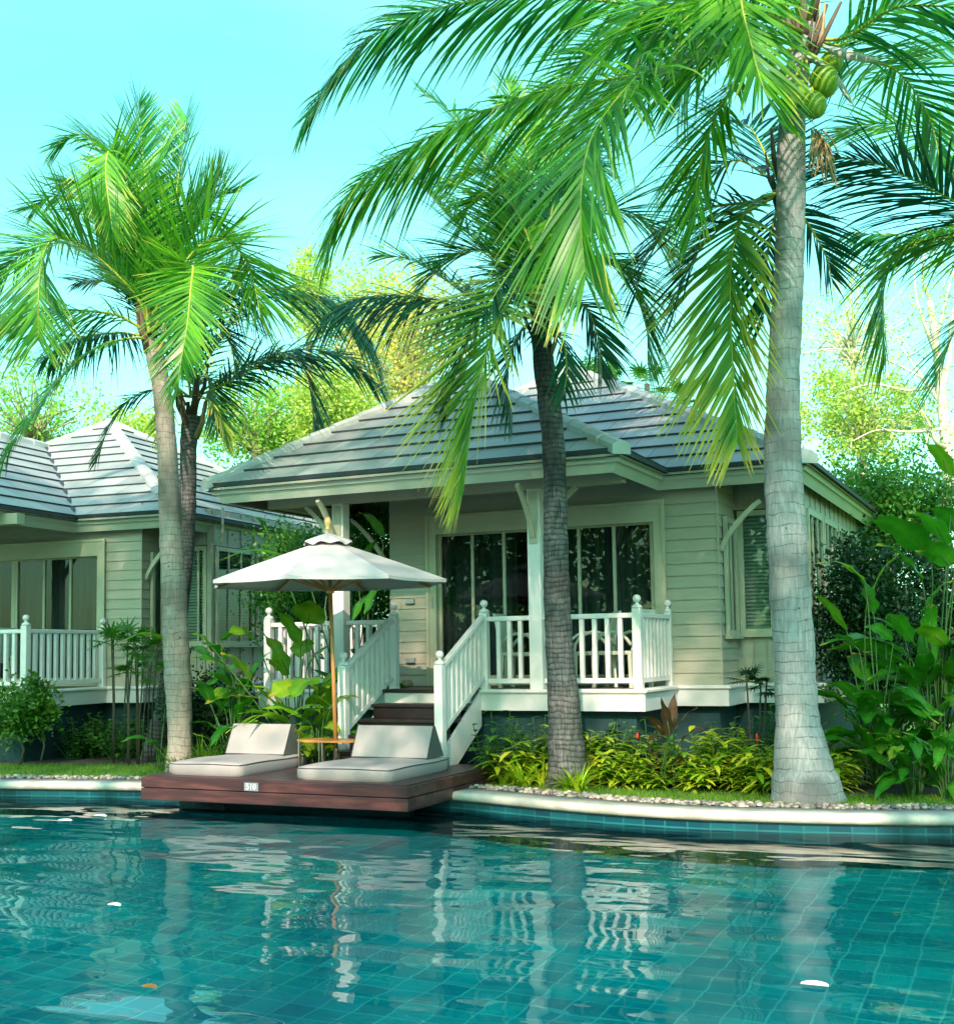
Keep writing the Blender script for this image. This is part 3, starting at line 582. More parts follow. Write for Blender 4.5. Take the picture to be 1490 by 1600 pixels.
    q = MB(); q.add([(D['xl']-.1, y0-.1, -.258), (D['xl']-.1, Yw+1.2, -.258), (D['xl']-.1, Yw+1.2, -.05), (D['xl']-.1, y0-.1, -.05)], [(0, 1, 2, 3)]); q.add([(D['xl'], y0+.1, -1.1), (D['xl'], 9.6, -1.1), (D['xl'], 9.6, -.1), (D['xl'], y0+.1, -.1)], [(0, 1, 2, 3)]); q.build('side_skirt', M['skirt'], P)
    # balustrades ----------------------------------------------------------
    B = MB(); B.box(D['xl']-.02, y0-.02, -.1, D['xl']+.02, y0+.02, -.05); bal = B.build('balustrade', M['white'], P)
    if main:
        newel(bal, D['xl'], y0, -.03, .95); newel(bal, D['xs1'], y0, -.03, .95); newel(bal, D['xs2'], y0, -.03, .95); newel(bal, xR, y0, -.03, .95); newel(bal, xR, Yw-.08, -.03, .93, w=.085)
        newel(bal, D['xl'], Yw, -.03, .93, w=.085)
        rail(bal, (D['xl']+.05, y0), (D['xp1']-.085, y0)); rail(bal, (D['xp1']+.085, y0), (D['xs1']-.05, y0)); rail(bal, (D['xs2']+.05, y0), (D['xp2']-.085, y0)); rail(bal, (D['xp2']+.085, y0), (xR-.05, y0))
        rail(bal, (xR, y0+.05), (xR, Yw-.12)); rail(bal, (D['xl'], y0+.05), (D['xl'], Yw-.05)); rail(bal, (D['xl']+.05, Yw), (D['xwl']-.05, Yw))
        ys, zt = y0-1.25, .326
        B = MB(); B.box(D['xs1'], y0-.03, -.2, D['xs1']+.02, y0-.01, -.1); st = B.build('stairs', M['white'], P)
        for xs in (D['xs1'], D['xs2']):
            newel(st, xs, ys, -.845, zt); rail(st, (xs, y0-.05), (xs, ys+.05), .93, .16, .135, .045, drop=.60)
        for k in range(5):
            yk = y0-.06-.29*k; tr = MB(); tr.box(D['xs1']+.03, yk-.31, -.03-.17*(k), D['xs2']-.03, yk+.01, .012-.17*k)
            if k < 5: tr.build('tread', M['tread'], st, bevel=.008)
            ri = MB(); ri.box(D['xs1']+.05, yk-.28, -.17*(k+1)+.0125, D['xs2']-.05, yk-.262, -.032-.17*k)
            ri.build('riser', M['white'] if k == 0 else M['tread'], st)
        for xs, sg in ((D['xs1']+.01, 1), (D['xs2']-.01, -1)):
            q = MB(); q.poly([(xs, y0-.1, -.02), (xs, y0-1.5, -.87), (xs, y0-1.5, -1.04), (xs, y0-1.1, -1.04), (xs, y0-.1, -.45)], .03, (sg, 0, 0)); q.build('stringer', M['white'], st)
    else:
        newel(bal, xR, y0, -.03, .95); newel(bal, xR, Yw-.08, -.03, .93, w=.085)
        rail(bal, (D['xp2']+.085, y0), (xR-.05, y0)); rail(bal, (D['xs2']+.05, y0), (D['xp2']-.085, y0)); rail(bal, (xR, y0+.05), (xR, Yw-.12)); newel(bal, D['xs2'], y0, -.03, .95)
    P.location = loc; P.rotation_euler = (0, 0, rz)
    return P
bungalow('cream bungalow with white railed porch and entry steps behind the sunbed platform', (0, 0, 0), 0)
PL = Matrix.Translation((-10.921, 1.444, 0)) @ Matrix.Rotation(.092, 4, 'Z') @ Matrix.Translation((1.37, -1.37, 0))
bungalow('cream bungalow at the left edge, partly hidden by two palm trunks', PL.translation, .092, dict(xR=-1.83, y0=-.5, xe=-2.17, xwr=-1.16, dr=-1.84, xr=-.35, xp2=-4.4, xs2=-6, xp1=-7.3), main=False)

# ------------------------------------------------------------------ porch furniture
def chair(loc, rz, label):
    t = thing('patio_chair', label, 'chair', (0, 0, 0), 0, 'cream chairs on the porch')
    m = MB(); m.box(-.25, -.25, .40, .25, .25, .45); m.build('seat', M['chair'], t, bevel=.015)
    m = MB(); m.poly([(-.22, .23, .45), (.22, .23, .45), (.24, .33, .95), (-.24, .33, .95)], .03, (0, 1, .15)); m.build('backrest', M['chair'], t, bevel=.01)
    for x, y in ((-.23, -.23), (.23, -.23), (-.23, .23), (.23, .23)):
        m = MB(); m.beam((x, y, .41), (x*1.12, y*1.12, 0), .045, .045, (0, 1, 0)); m.build('leg', M['chair'], t)
    for x in (-.27, .27):
        m = MB(); p, _ = smoothpath([(x, -.25, 0), (x, -.26, .42), (x, -.2, .60), (x, -.02, .69), (x, .16, .64), (x, .27, .52)], 14); m.tube(p, .022, 6); m.build('armrest', M['chair'], t, smooth=True)
    t.location = loc; t.rotation_euler = (0, 0, rz); return t
chair((-3.72, .62, 0), R(95), 'cream chair with arched arms left of the porch post')
chair((-2.88, .75, 0), R(-60), 'cream chair behind the railing just right of the dark palm trunk')
chair((-2.42, .62, 0), R(-100), 'cream chair at the right end of the main porch')
_c = PL @ Vector((-3.3, .35, 0)); chair(_c, R(-80), 'cream chair on the porch of the left bungalow')
t = thing('slippers', 'tan cloth slippers by the bungalow door frame', 'slippers', (-5.72, 1.05, .0))
for k in (0, 1):
    m = MB(); m.lathe([(.045, 0), (.05, .03), (.04, .07), (.02, .09)], (.06*k, 0, 0), 10); o = m.build('slipper', M['mat'], t, smooth=True); o.scale = (1, 2.2, 1)

# ------------------------------------------------------------------ sunbed platform
PX0, PX1, PY0, PY1, PZ = -6.87, -3.52, -2.98, -.78, -.85
t = thing('sunbed_platform', 'dark red wooden platform standing over the pool edge', 'platform', (0, 0, 0))
n = 19
for k in range(n):
    a = PY0+.02+(PY1-PY0-.02)*k/n; m = MB(); m.box(PX0+.015, a, PZ-.03, PX1-.015, a+(PY1-PY0-.02)/n-.006, PZ); m.build('deck_board', M['decktop'], t)
for (z0, z1) in ((PZ-.125, PZ-.012), (PZ-.26, PZ-.133)):
    m = MB(); m.box(PX0, PY0-.02, z0, PX1+.02, PY0+.02, z1); m.build('fascia_board', M['redwood'], t, bevel=.006)
    m = MB(); m.box(PX1-.02, PY0+.021, z0, PX1+.019, PY1, z1); m.build('fascia_board', M['redwood'], t, bevel=.006)
    m = MB(); m.box(PX0, PY0+.021, z0, PX0+.03, PY1, z1); m.build('fascia_board', M['redwood'], t)
m = MB(); m.box(PX0+.02, PY0+.0205, PZ-.25, PX1-.021, PY1, PZ-.035); m.build('frame', M['tread'], t)
m = MB(); m.box(PX0+.6, PY0+.7, -2.2, PX1-.35, PY0+.8, PZ-.26); m.box(PX0+.6, PY0+.8, -2.2, PX0+.7, PY1-.2, PZ-.26); m.build('support', M['found'], t)
m = MB(); m.box(-5.47, PY0-.03, PZ-.118, -5.29, PY0-.0205, PZ-.03); pq = m.build('number_plate', M['plaque'], t, bevel=.002)
cu = bpy.data.curves.new('number', 'FONT'); cu.body = '510'; cu.size = .088; cu.align_x = 'CENTER'; cu.align_y = 'CENTER'; cu.extrude = .0015; to = bpy.data.objects.new('tmp', cu); col.objects.link(to)
bpy.context.view_layer.update(); me = bpy.data.meshes.new_from_object(to); bpy.data.objects.remove(to); me.materials.append(M['num'])
o = bpy.data.objects.new('number', me); col.objects.link(o); o.parent = pq; o.location = (-5.38, PY0-.0325, PZ-.074); o.rotation_euler = (R(90), 0, 0)
def mattress(x0, y0, x1, y1, label):
    t = thing('sunbed_mattress', label, 'mattress', ((x0+x1)/2, (y0+y1)/2, PZ), 0, 'grey sunbeds on the platform'); w2, l2 = (x1-x0)/2, (y1-y0)/2
    def pad(hx, hy, z0, z1, nx=10, ny=14):      # softly domed box
        m = MB(); vs = []; fs = []
        def rr(a): return 1-(abs(a)**14)*.03
        for i in range(nx+1):
            for j in range(ny+1):
                a, b = -1+2*i/nx, -1+2*j/ny; e = max(abs(a), abs(b)); drop = .016*max(0, (e-.8)/.2)**2; vs.append((hx*a*rr(b), hy*b*rr(a), z1-drop+.006*math.sin(a*3+1)*math.sin(b*4)))
        top = len(vs)
        for i in range(nx): 
            for j in range(ny): k = i*(ny+1)+j; fs.append((k, k+ny+1, k+ny+2, k+1))
        ring = [i*(ny+1) for i in range(nx+1)] + [nx*(ny+1)+j for j in range(1, ny+1)] + [i*(ny+1)+ny for i in range(nx-1, -1, -1)] + [j for j in range(ny-1, 0, -1)]
        for q, (f, zz) in enumerate(((1.012, z1-.05), (1.012, z0+.03), (.985, z0))):
            for r in ring: x, y, _ = vs[r]; vs.append((x*f, y*f, zz))
        n = len(ring); prev = ring
        for q in range(3):
            cur = [top+q*n+k for k in range(n)]
            for k in range(n): fs.append((prev[k], cur[k], cur[(k+1) % n], prev[(k+1) % n]))
            prev = cur
        m.add(vs, fs); return m, [vs[r] for r in ring]
    m, ring = pad(w2, l2, 0, .150); m.build('mattress', M['cushion'], t, smooth=True)
    p = MB(); rg = [Vector(q)*1.0+Vector((0, 0, -.008)) for q in ring]; p.tube([Vector((q.x*1.01, q.y*1.005, q.z-.003)) for q in rg+[rg[0]]], .0055, 5, cap=False); p.build('piping', M['piping'], t)
    # wedge backrest, shade painted into its darker sides
    a = l2-.42; hw = w2*.86; W = [(-hw, a, .152), (hw, a, .152), (hw, a+.16, .50), (-hw, a+.16, .50), (-hw, a+.40, .152), (hw, a+.40, .152), (hw, a+.20, .50), (-hw, a+.20, .50)]
    m = MB(); m.add(W, [(0, 1, 2, 3), (3, 2, 6, 7), (5, 4, 7, 6), (0, 4, 5, 1)]); m.build('backrest', M['cushion'], t, bevel=.012)
    m = MB(); e = .004
    for s_ in (-1, 1): m = MB(); m.add([(s_*(hw+e), a+.004, .154), (s_*(hw+e), a+.162, .498), (s_*(hw+e), a+.198, .498), (s_*(hw+e), a+.396, .154)], [(0, 1, 2, 3)]); m.build('wedge_side', M['cushdark'], t)
    m = MB()
    for s_ in (-1, 1): m.tube([(s_*hw, a, .155), (s_*hw, a+.16, .502)], .006, 5)
    m.tube([(-hw, a, .155), (hw, a, .155)], .006, 5); m.build('backrest_piping', M['piping'], t); return t
mattress(-6.66, -2.80, -5.69, -1.42, 'grey sunbed left of the umbrella pole')
mattress(-4.93, -2.84, -3.80, -1.42, 'grey sunbed right of the umbrella pole, in front of the steps')
UX, UY = -5.2, -1.62
t = thing('side_table', 'small teak topped table with steel legs around the umbrella pole', 'side table', (UX-.04, UY, PZ))
m = MB(); m.poly([(-.44, -.06, .30), (-.28, -.17, .30), (.24, -.17, .30), (.40, -.02, .30), (.34, .2, .30), (-.28, .2, .30)], .026, (0, 0, 1)); m.build('table_top', M['teak'], t, bevel=.004)
for x, y in ((-.39, -.08), (.36, -.06), (-.02, -.155), (.32, .155), (-.26, .155)):
    m = MB(); m.beam((x, y, 0), (x, y, .30), .05, .014, (1, 0, 0)); m.build('leg', M['steel'], t)
# umbrella
t = thing('patio_umbrella', 'open white canvas umbrella on a teak pole over the sunbeds', 'umbrella', (UX, UY, PZ)); A = Vector((-.075, 0, 2.76)); ER, EZ = 1.42, 2.16
m = MB(); m.tube([(.02, 0, .02), (-.01, 0, 1.0), (-.07, 0, 2.71)], .024, 10); m.build('pole', M['teak'], t, smooth=True)
m = MB(); m.lathe([(.16, 0), (.17, .02), (.15, .05), (.04, .06), (.035, .2)], (.02, 0, 0), 16); m.build('base', M['lampcap'], t, smooth=True)
NS = 8; off = R(14); vs = []; fs = []; ns, nr = 8, 9
for k in range(NS):
    a0, a1 = off+2*math.pi*k/NS, off+2*math.pi*(k+1)/NS; o0 = len(vs)
    for i in range(nr+1):
        r = .05+(1-.05)*i/nr
        for j in range(ns+1):
            f = j/ns; p = Vector((math.cos(a0), math.sin(a0), 0))*(1-f)+Vector((math.cos(a1), math.sin(a1), 0))*f
            sag = math.sin(math.pi*f); q = p*(ER*r*(1-.035*sag*r)); z = A.z-.10-(A.z-.10-EZ)*(r**1.06) - .025*sag*r*math.sin(math.pi*min(1, r*.8)) + (.0 if i < nr else -.0)
            vs.append((q.x+A.x, q.y+A.y, z))
        if i == nr:
            for j in range(ns+1): x, y, z = vs[-(ns+1)]; vs.append((x*1.0, y*1.0, z-.035+.008*math.sin(math.pi*j/ns)))
    w_ = ns+1
    for i in range(nr+1):
        for j in range(ns): a = o0+i*w_+j; fs.append((a, a+1, a+w_+1, a+w_))
m = MB(); m.add(vs, fs); cp = m.build('canopy', M['canvas'], t, smooth=False); cp.data.polygons.foreach_set('use_smooth', [True]*len(cp.data.polygons))
sol = cp.modifiers.new('thickness', 'SOLIDIFY'); sol.thickness = .004
es = cp.modifiers.new('split', 'EDGE_SPLIT'); es.split_angle = R(14)
vs = []; fs = []; nn = 48
for i, (r, z) in enumerate(((.02, -.01), (.11, -.045), (.20, -.085), (.275, -.12), (.285, -.14))):
    for k in range(nn): a = 2*math.pi*k/nn; rr = r*(1+.05*math.cos(NS*(a-off))); vs.append((A.x+rr*math.cos(a), A.y+rr*math.sin(a), A.z-.01+z+(.016*math.cos(NS*(a-off)) + .008*math.sin(5*a))*(i/4)))
for i in range(4):
    for k in range(nn): a, b = i*nn+k, i*nn+(k+1) % nn; fs.append((a, b, b+nn, a+nn))
m = MB(); m.add(vs, fs); m.build('vent_cap', M['canvas'], cp, smooth=True)
m = MB(); m.lathe([(.03, 0), (.035, .02), (.022, .04), (.038, .06), (.042, .10), (.03, .14), (.006, .155)], (A.x, A.y, A.z+.02), 12); m.build('finial', M['finial'], t, smooth=True)
for k in range(NS):
    a = off+2*math.pi*k/NS; p = Vector((math.cos(a), math.sin(a), 0)); m = MB(); m.beam(A+p*.04+Vector((0, 0, -.14)), p*(ER-.02)+Vector((A.x, A.y, EZ-.03)), .022, .032); rb = m.build('rib', M['teak'], t)
    m = MB(); m.beam((-.05+p.x*.03, p.y*.03, 2.06), p*ER*.52+Vector((A.x, A.y, EZ+.155)), .018, .026); m.build('strut', M['teak'], rb)
m = MB(); m.lathe([(.045, 0), (.05, .03), (.045, .07)], (-.05, 0, 2.03), 12); m.build('hub', M['finial'], t)
m = MB(); m.tube([(-.08, -.03, 2.0), (-.10, -.04, 1.85), (-.075, -.035, 1.70), (-.07, -.04, 1.6)], .005, 5); m.tube([(-.075+.018*math.cos(a), -.04, 1.56+.04*math.sin(a)) for a in [k*math.pi/5 for k in range(11)]], .004, 5); m.build('rope_and_hook', M['steel'], t)
m = MB(); m.tube([(.045, -.04, .12), (.045, -.04, .28)], .012, 8); m.lathe([(.02, 0), (.022, .02), (.01, .04)], (.045, -.04, .19), 8); m.build('clamp_knob', M['lampcap'], t)
# ------------------------------------------------------------------ palms
GRAV = np.array([0, 0, -1.])
def frond(par, pts, mat, L=.85, dens=13, seed=0, droop=.32, w=.026, rad=.022, gap=.12, side=(1, 1), flat=0.0):
    """pts: world points from stalk base to tip; leaflets on both sides of the midrib"""
    rs = np.random.RandomState(seed*7+3); P, Lt = smoothpath(pts, 40); dens = dens*2.2; w = w*.62; n = max(16, int(Lt*dens)); Q, _ = smoothpath(pts, n)
    T = np.gradient(Q, axis=0); T /= np.linalg.norm(T, axis=1)[:, None]; V = []; F = []; TI = []
    S0 = None
    for i in range(n):
        t = i/(n-1)
        if t < gap: continue
        T_ = T[i]; up = np.array([0, 0, 1.]); S = np.cross(T_, up); l = np.linalg.norm(S)
        if S0 is not None: S = S*.35+S0*.65 if l > .05 else S0
        S = S-T_*S.dot(T_); S /= np.linalg.norm(S)+1e-9; S0 = S; U = np.cross(S, T_)
        env = 1.4*min(1, .5+((t-gap)/.2)*.5) * (1-max(0, (t-.55)/.45)**1.6*.62); ang = R(62-30*t)+rs.normal(0, .07)
        for sg, on in ((-1, side[0]), (1, side[1])):
            if not on or rs.rand() < .03: continue
            ll = L*env*(.86+.28*rs.rand())*(.55 if rs.rand() < .06 else 1); d = T_*math.cos(ang)+S*sg*math.sin(ang)+U*(.22+.2*rs.rand()-.12*t) + rs.normal(0, .05, 3); d += GRAV*droop*(.15+.55*rs.rand()); d /= np.linalg.norm(d)
            p = Q[i]+T_*rs.normal(0, .004); k = 5; ww = w*(.8+.4*rs.rand())*(.75+.25*env); r0 = rs.rand(); dr = droop*(.7+.6*rs.rand()); base = len(V); split = rs.rand() < .12
            for j in range(k+1):
                tt = j/k; wd = T_-d*T_.dot(d); wd += S*.0; wl = np.linalg.norm(wd); wd = wd/wl if wl > .1 else U
                wj = ww*(.55+.45*min(1, tt*4))*(1-tt**2.2)+.0015
                V += [p-wd*wj, p+wd*wj]; TI += [(r0, tt*.75+.25*t)]*2
                if j < k:
                    g = dr*(.25+.6*tt)*1.25/k*1.7; d = d+GRAV*g*(1-.35*abs(d[2])); d /= np.linalg.norm(d); p = p+d*(ll/k)
            F += [(base+2*j, base+2*j+1, base+2*j+3, base+2*j+2) for j in range(k)]
    o = npmesh('frond', V, F, mat, par, tint=np.array(TI))
    m = MB(); rr = [rad*(1.15-.95*(i/39)) for i in range(40)]; m.tube(P, rr, 6, squash=.8); m.build('midrib', M['rachis'], o, smooth=True); return o
def palm(label, d0, trunk, crown_d, fronds, mat, Ls, dens, seed, base_z=GZ, fibre=True, w=.026, group='coconut palms round the bungalows', nring=70):
    base = at(trunk[0][0], trunk[0][1], d0); base.z = base_z
    t = thing('coconut_palm', label, 'palm tree', base, 0, group); tp = []; tr = []
    for i, (u, v, wd) in enumerate(trunk):
        f = i/(len(trunk)-1); d = d0+(crown_d-d0)*f; p = at(u, v, d); 
        if i == 0: p.z = base_z-.12
        tp.append(p-base); tr.append(wd/2*d/CF)
    PP, L = smoothpath([(*p, r) for p, r in zip(tp, tr)], int(nring)); m = MB(); n = 30; vs = []; fs = []; uv = []; rs = np.random.RandomState(seed); s = 0
    for i in range(len(PP)):
        if i: s += np.linalg.norm(PP[i][:3]-PP[i-1][:3])
        rr = PP[i][3]*(.985+.045*((i+rs.randint(0, 2)) % 3)/2+rs.normal(0, .008)+.02*math.sin(i*.9))
        for k in range(n): a = 2*math.pi*k/n; q = rr*(1+.03*math.sin(3*a+i*.08)+(.05*math.sin(7*a+1)+.04*math.sin(11*a))*math.exp(-s*4)+.008*math.sin(5*a+i*.37)+.006*math.sin(9*a-i*.61)); vs.append((PP[i][0]+q*math.cos(a), PP[i][1]+q*math.sin(a), PP[i][2])); uv.append((k/n, s+.001))
    for i in range(len(PP)-1):
        for k in range(n): a, b = i*n+k, i*n+(k+1) % n; fs.append((a, b, b+n, a+n))
    m.add(vs, fs, None, uv); m.build('trunk', M[mat], t, smooth=True)
    top = Vector(tp[-1]); rt = tr[-1]
    if fibre:
        for k in range(9):
            a = k*2.4; p = top+Vector((math.cos(a)*rt*.7, math.sin(a)*rt*.7, -.35+.07*k)); q = p+Vector((math.cos(a)*rt*1.3, math.sin(a)*rt*1.3, .55)); m = MB(); m.tube([p, (p+q)/2+Vector((math.cos(a)*.03, math.sin(a)*.03, -.05)), q], [rt*.5, rt*.42, rt*.2], 7, squash=.5); m.build('leaf_base', M['darkhusk' if k % 3 else 'dryhusk'], t, smooth=True)
    for i, (pts, fm, *kw) in enumerate(fronds):
        kk = dict(L=Ls, dens=dens, seed=seed*40+i, w=w); kk.update(kw[0] if kw else {})
        wp = [at(u, v, crown_d+dd)-base for u, v, dd in pts]; frond(t, wp, M[fm], **kk)
    return t, base
B_, G_, D_, Y_ = 'fr_bright', 'fr_mid', 'fr_dark', 'fr_yellow'
# right foreground palm
P4, b4 = palm('tall thick pale trunk coconut palm in the right foreground with green coconuts', 11.95,
  [(1262,1252,112),(1256,1215,100),(1250,1170,80),(1243,1100,64),(1239,1000,63),(1232,900,62),(1227,800,60),(1223,700,57),(1224,600,51),(1228,500,49),(1233,400,46),(1235,300,45),(1236,200,43),(1245,110,38),(1258,40,32)], 12.1,
  [([(1252,70,0),(1180,62,-.5),(1100,82,-.9),(1010,112,-1.3),(967,150,-1.6),(928,206,-1.8),(911,266,-1.95),(907,344,-2.0),(914,430,-2.0)], B_, dict(L=1.22, droop=.5, dens=15, w=.03)),
   ([(1252,60,.1),(1120,88,0),(997,116,-.1),(868,137,-.2),(804,155,-.3),(718,189,-.4),(632,236,-.4),(567,283,-.4),(529,335,-.4),(512,385,-.4)], B_, dict(L=1.0, droop=.9, dens=13)),
   ([(1252,40,.2),(1150,22,.3),(1048,14,.3),(932,0,.3),(804,-4,.3),(700,8,.2),(623,34,.2),(563,73,.1),(516,129,0),(480,180,0)], G_, dict(L=.92, droop=.75, dens=13)),
   ([(1254,40,-.2),(1215,-60,-.8),(1165,-60,-1.3),(1158,0,-1.6),(1172,64,-1.8),(1190,131,-1.9),(1218,187,-1.9)], B_, dict(L=.7, droop=.35, dens=15, w=.03)),
   ([(1254,50,-.1),(1170,10,-.6),(1090,-10,-1.0),(1020,10,-1.3),(960,60,-1.4),(930,120,-1.4)], B_, dict(L=1.0, dens=11)),
   ([(1264,60,0),(1320,58,-.2),(1390,15,-.5),(1450,8,-.7),(1530,20,-.9),(1600,70,-1)], G_, dict(L=1.15, droop=.7, w=.03)),
   ([(1264,50,.2),(1310,70,.2),(1370,30,.3),(1430,-20,.4),(1500,-60,.5)], G_, {}),
   ([(1262,40,.2),(1290,-40,.5),(1340,-120,.8),(1420,-150,1)], G_, {}),
   ([(1256,40,.2),(1240,-80,.4),(1180,-180,.8),(1080,-220,1)], G_, {}),
   ([(1256,50,.4),(1200,20,.9),(1130,30,1.5),(1080,90,1.9),(1060,170,2)], G_, dict(L=.9, dens=11)),
   ([(1260,60,.3),(1330,90,.8),(1400,110,1.3),(1450,180,1.6),(1470,260,1.7)], G_, dict(L=.9, dens=11)),
   ([(1262,30,-.3),(1300,-100,-1.2),(1350,-180,-2.2),(1420,-140,-3.0)], G_, {}),
   ([(1256,50,.2),(1215,0,.5),(1150,-20,.8),(1080,0,1.1),(1020,50,1.3),(985,120,1.4)], G_, dict(L=.9)),
   ([(1256,70,-.1),(1200,90,-.3),(1150,130,-.5),(1110,200,-.7),(1090,280,-.8),(1085,350,-.8)], B_, dict(L=.8, droop=.5)),
   ([(1254,60,.3),(1180,50,.8),(1090,60,1.3),(1000,60,1.7),(920,90,2),(850,150,2.2)], G_, dict(L=.9))],
  'trunk_pale', 1.0, 12, 4, w=.028, nring=110)
cpos = at(1258, 120, 12.0)-b4
for k, (u, v, d, r) in enumerate(((1287,126,11.72,23),(1241,147,11.72,22),(1270,163,11.66,21),(1300,96,12.2,17),(1228,120,12.1,16))):
    c = at(u, v, d)-b4; rr = r*d/CF; m = MB(); prof = [(.05, -1.15), (.5, -1.0), (.86, -.6), (1, 0), (.9, .5), (.6, .9), (.15, 1.08)]
    m.lathe([(rr*a, rr*b*1.05) for a, b in prof], (0, 0, 0), 16); o = m.build('coconut', M['coconut'], P4, smooth=True); o.location = c; o.rotation_euler = (R(25*math.cos(k*2)), R(25*math.sin(k*2.3)), 0)
    m = MB(); m.tube([cpos+Vector((0, 0, .25)), (cpos+c)/2+Vector((0, 0, .18)), c+Vector((0, 0, rr))], .014, 5); m.build('coconut_stalk', M['rachis'], P4)
def spathe(pts, wd, mat):
    Q, _ = smoothpath([at(*p)-b4 for p in pts], 12); vs = []
    for i, q in enumerate(Q):
        h = wd*math.sin(math.pi*min(1, .12+i/12.)); q = Vector(q); vs += [q+Vector((0, 0, h)), q+Vector((-.02, -.04, 0)), q-Vector((0, 0, h))]
    m = MB(); m.add(vs, [(3*i+j, 3*i+j+1, 3*i+j+4, 3*i+j+3) for i in range(11) for j in range(2)]); m.build('dry_spathe', mat, P4, smooth=True)
spathe([(1258,86,11.8),(1280,98,11.65),(1300,112,11.6)], .045, M['greyhusk']); spathe([(1288,74,12),(1320,84,11.8),(1350,90,11.7),(1385,98,11.7)], .055, M['greyhusk']); spathe([(1300,112,12.1),(1318,140,12.1),(1336,168,12.1)], .07, M['greyhusk'])
m = MB()
for k in range(46):
    u0, v0 = 1272+random.uniform(-5, 10), 205+random.uniform(-5, 15); p = at(u0, v0, 11.85)-b4; q = at(u0+random.uniform(-8, 34), v0+random.uniform(25, 75), 11.8+random.uniform(-.1, .1))-b4; m.tube([p, (p+q)/2+Vector((.02, 0, .02)), q], [.006, .01, .008], 4)
m.build('dry_flower_stalk', M['dryhusk'], P4)
for k in range(5):
    p = at(1248+k*5, 70+k*6, 12.0)-b4; q = at(1225+k*22, 20-k*4, 12.05)-b4; m = MB(); m.tube([p, (p+q)/2, q], [.06, .05, .03], 7, squash=.5); m.build('leaf_base', M['darkhusk'], P4, smooth=True)
# palm behind it
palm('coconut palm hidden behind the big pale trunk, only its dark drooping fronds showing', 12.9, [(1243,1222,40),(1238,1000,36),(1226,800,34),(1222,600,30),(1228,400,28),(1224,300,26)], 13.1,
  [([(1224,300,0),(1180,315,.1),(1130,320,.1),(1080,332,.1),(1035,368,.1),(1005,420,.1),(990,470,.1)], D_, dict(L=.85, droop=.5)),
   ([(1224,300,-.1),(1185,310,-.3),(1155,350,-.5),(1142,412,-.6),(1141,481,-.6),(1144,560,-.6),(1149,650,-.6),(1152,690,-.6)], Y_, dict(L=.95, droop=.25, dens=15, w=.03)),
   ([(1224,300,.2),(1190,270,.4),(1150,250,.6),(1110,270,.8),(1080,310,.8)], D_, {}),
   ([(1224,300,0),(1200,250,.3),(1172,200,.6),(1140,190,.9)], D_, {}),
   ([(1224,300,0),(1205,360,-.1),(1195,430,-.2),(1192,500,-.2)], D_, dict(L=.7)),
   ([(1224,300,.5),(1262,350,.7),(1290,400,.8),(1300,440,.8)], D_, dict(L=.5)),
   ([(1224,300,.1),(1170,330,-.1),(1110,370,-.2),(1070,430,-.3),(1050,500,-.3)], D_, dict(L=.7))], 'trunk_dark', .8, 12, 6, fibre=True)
# palm beyond the right edge of the frame
palm('coconut palm beyond the right edge, its fronds hanging into view', 14.2, [(1700,1240,50),(1690,1000,40),(1670,700,36),(1650,330,30)], 14.0,
  [([(1650,330,0),(1570,350,-.6),(1489,313,-.9),(1445,290,-1.0),(1397,267,-1.1),(1358,252,-1.1),(1306,246,-1.2)], D_, dict(L=1.05, droop=.45, dens=15)),
   ([(1650,330,0),(1570,250,.2),(1490,218,.4),(1420,195,.5),(1345,195,.6),(1290,215,.6)], B_, dict(L=.85, droop=.35)),
   ([(1650,330,0),(1560,370,0),(1480,372,0),(1430,378,0),(1398,402,0),(1382,445,0),(1378,500,0),(1384,560,0)], B_, dict(L=.85, droop=.6, dens=15)),
   ([(1650,330,.2),(1570,340,.3),(1500,350,.4),(1440,362,.4),(1380,366,.4),(1330,362,.4)], G_, dict(L=.7, droop=.9)),
   ([(1650,330,.2),(1600,200,.5),(1520,110,.9),(1440,90,1.2),(1370,120,1.4)], G_, dict(L=.9)),
   ([(1650,330,.2),(1600,420,.2),(1540,470,.2),(1490,520,.2),(1460,600,.2)], G_, dict(L=.8))], 'trunk_tan', .9, 12, 7)
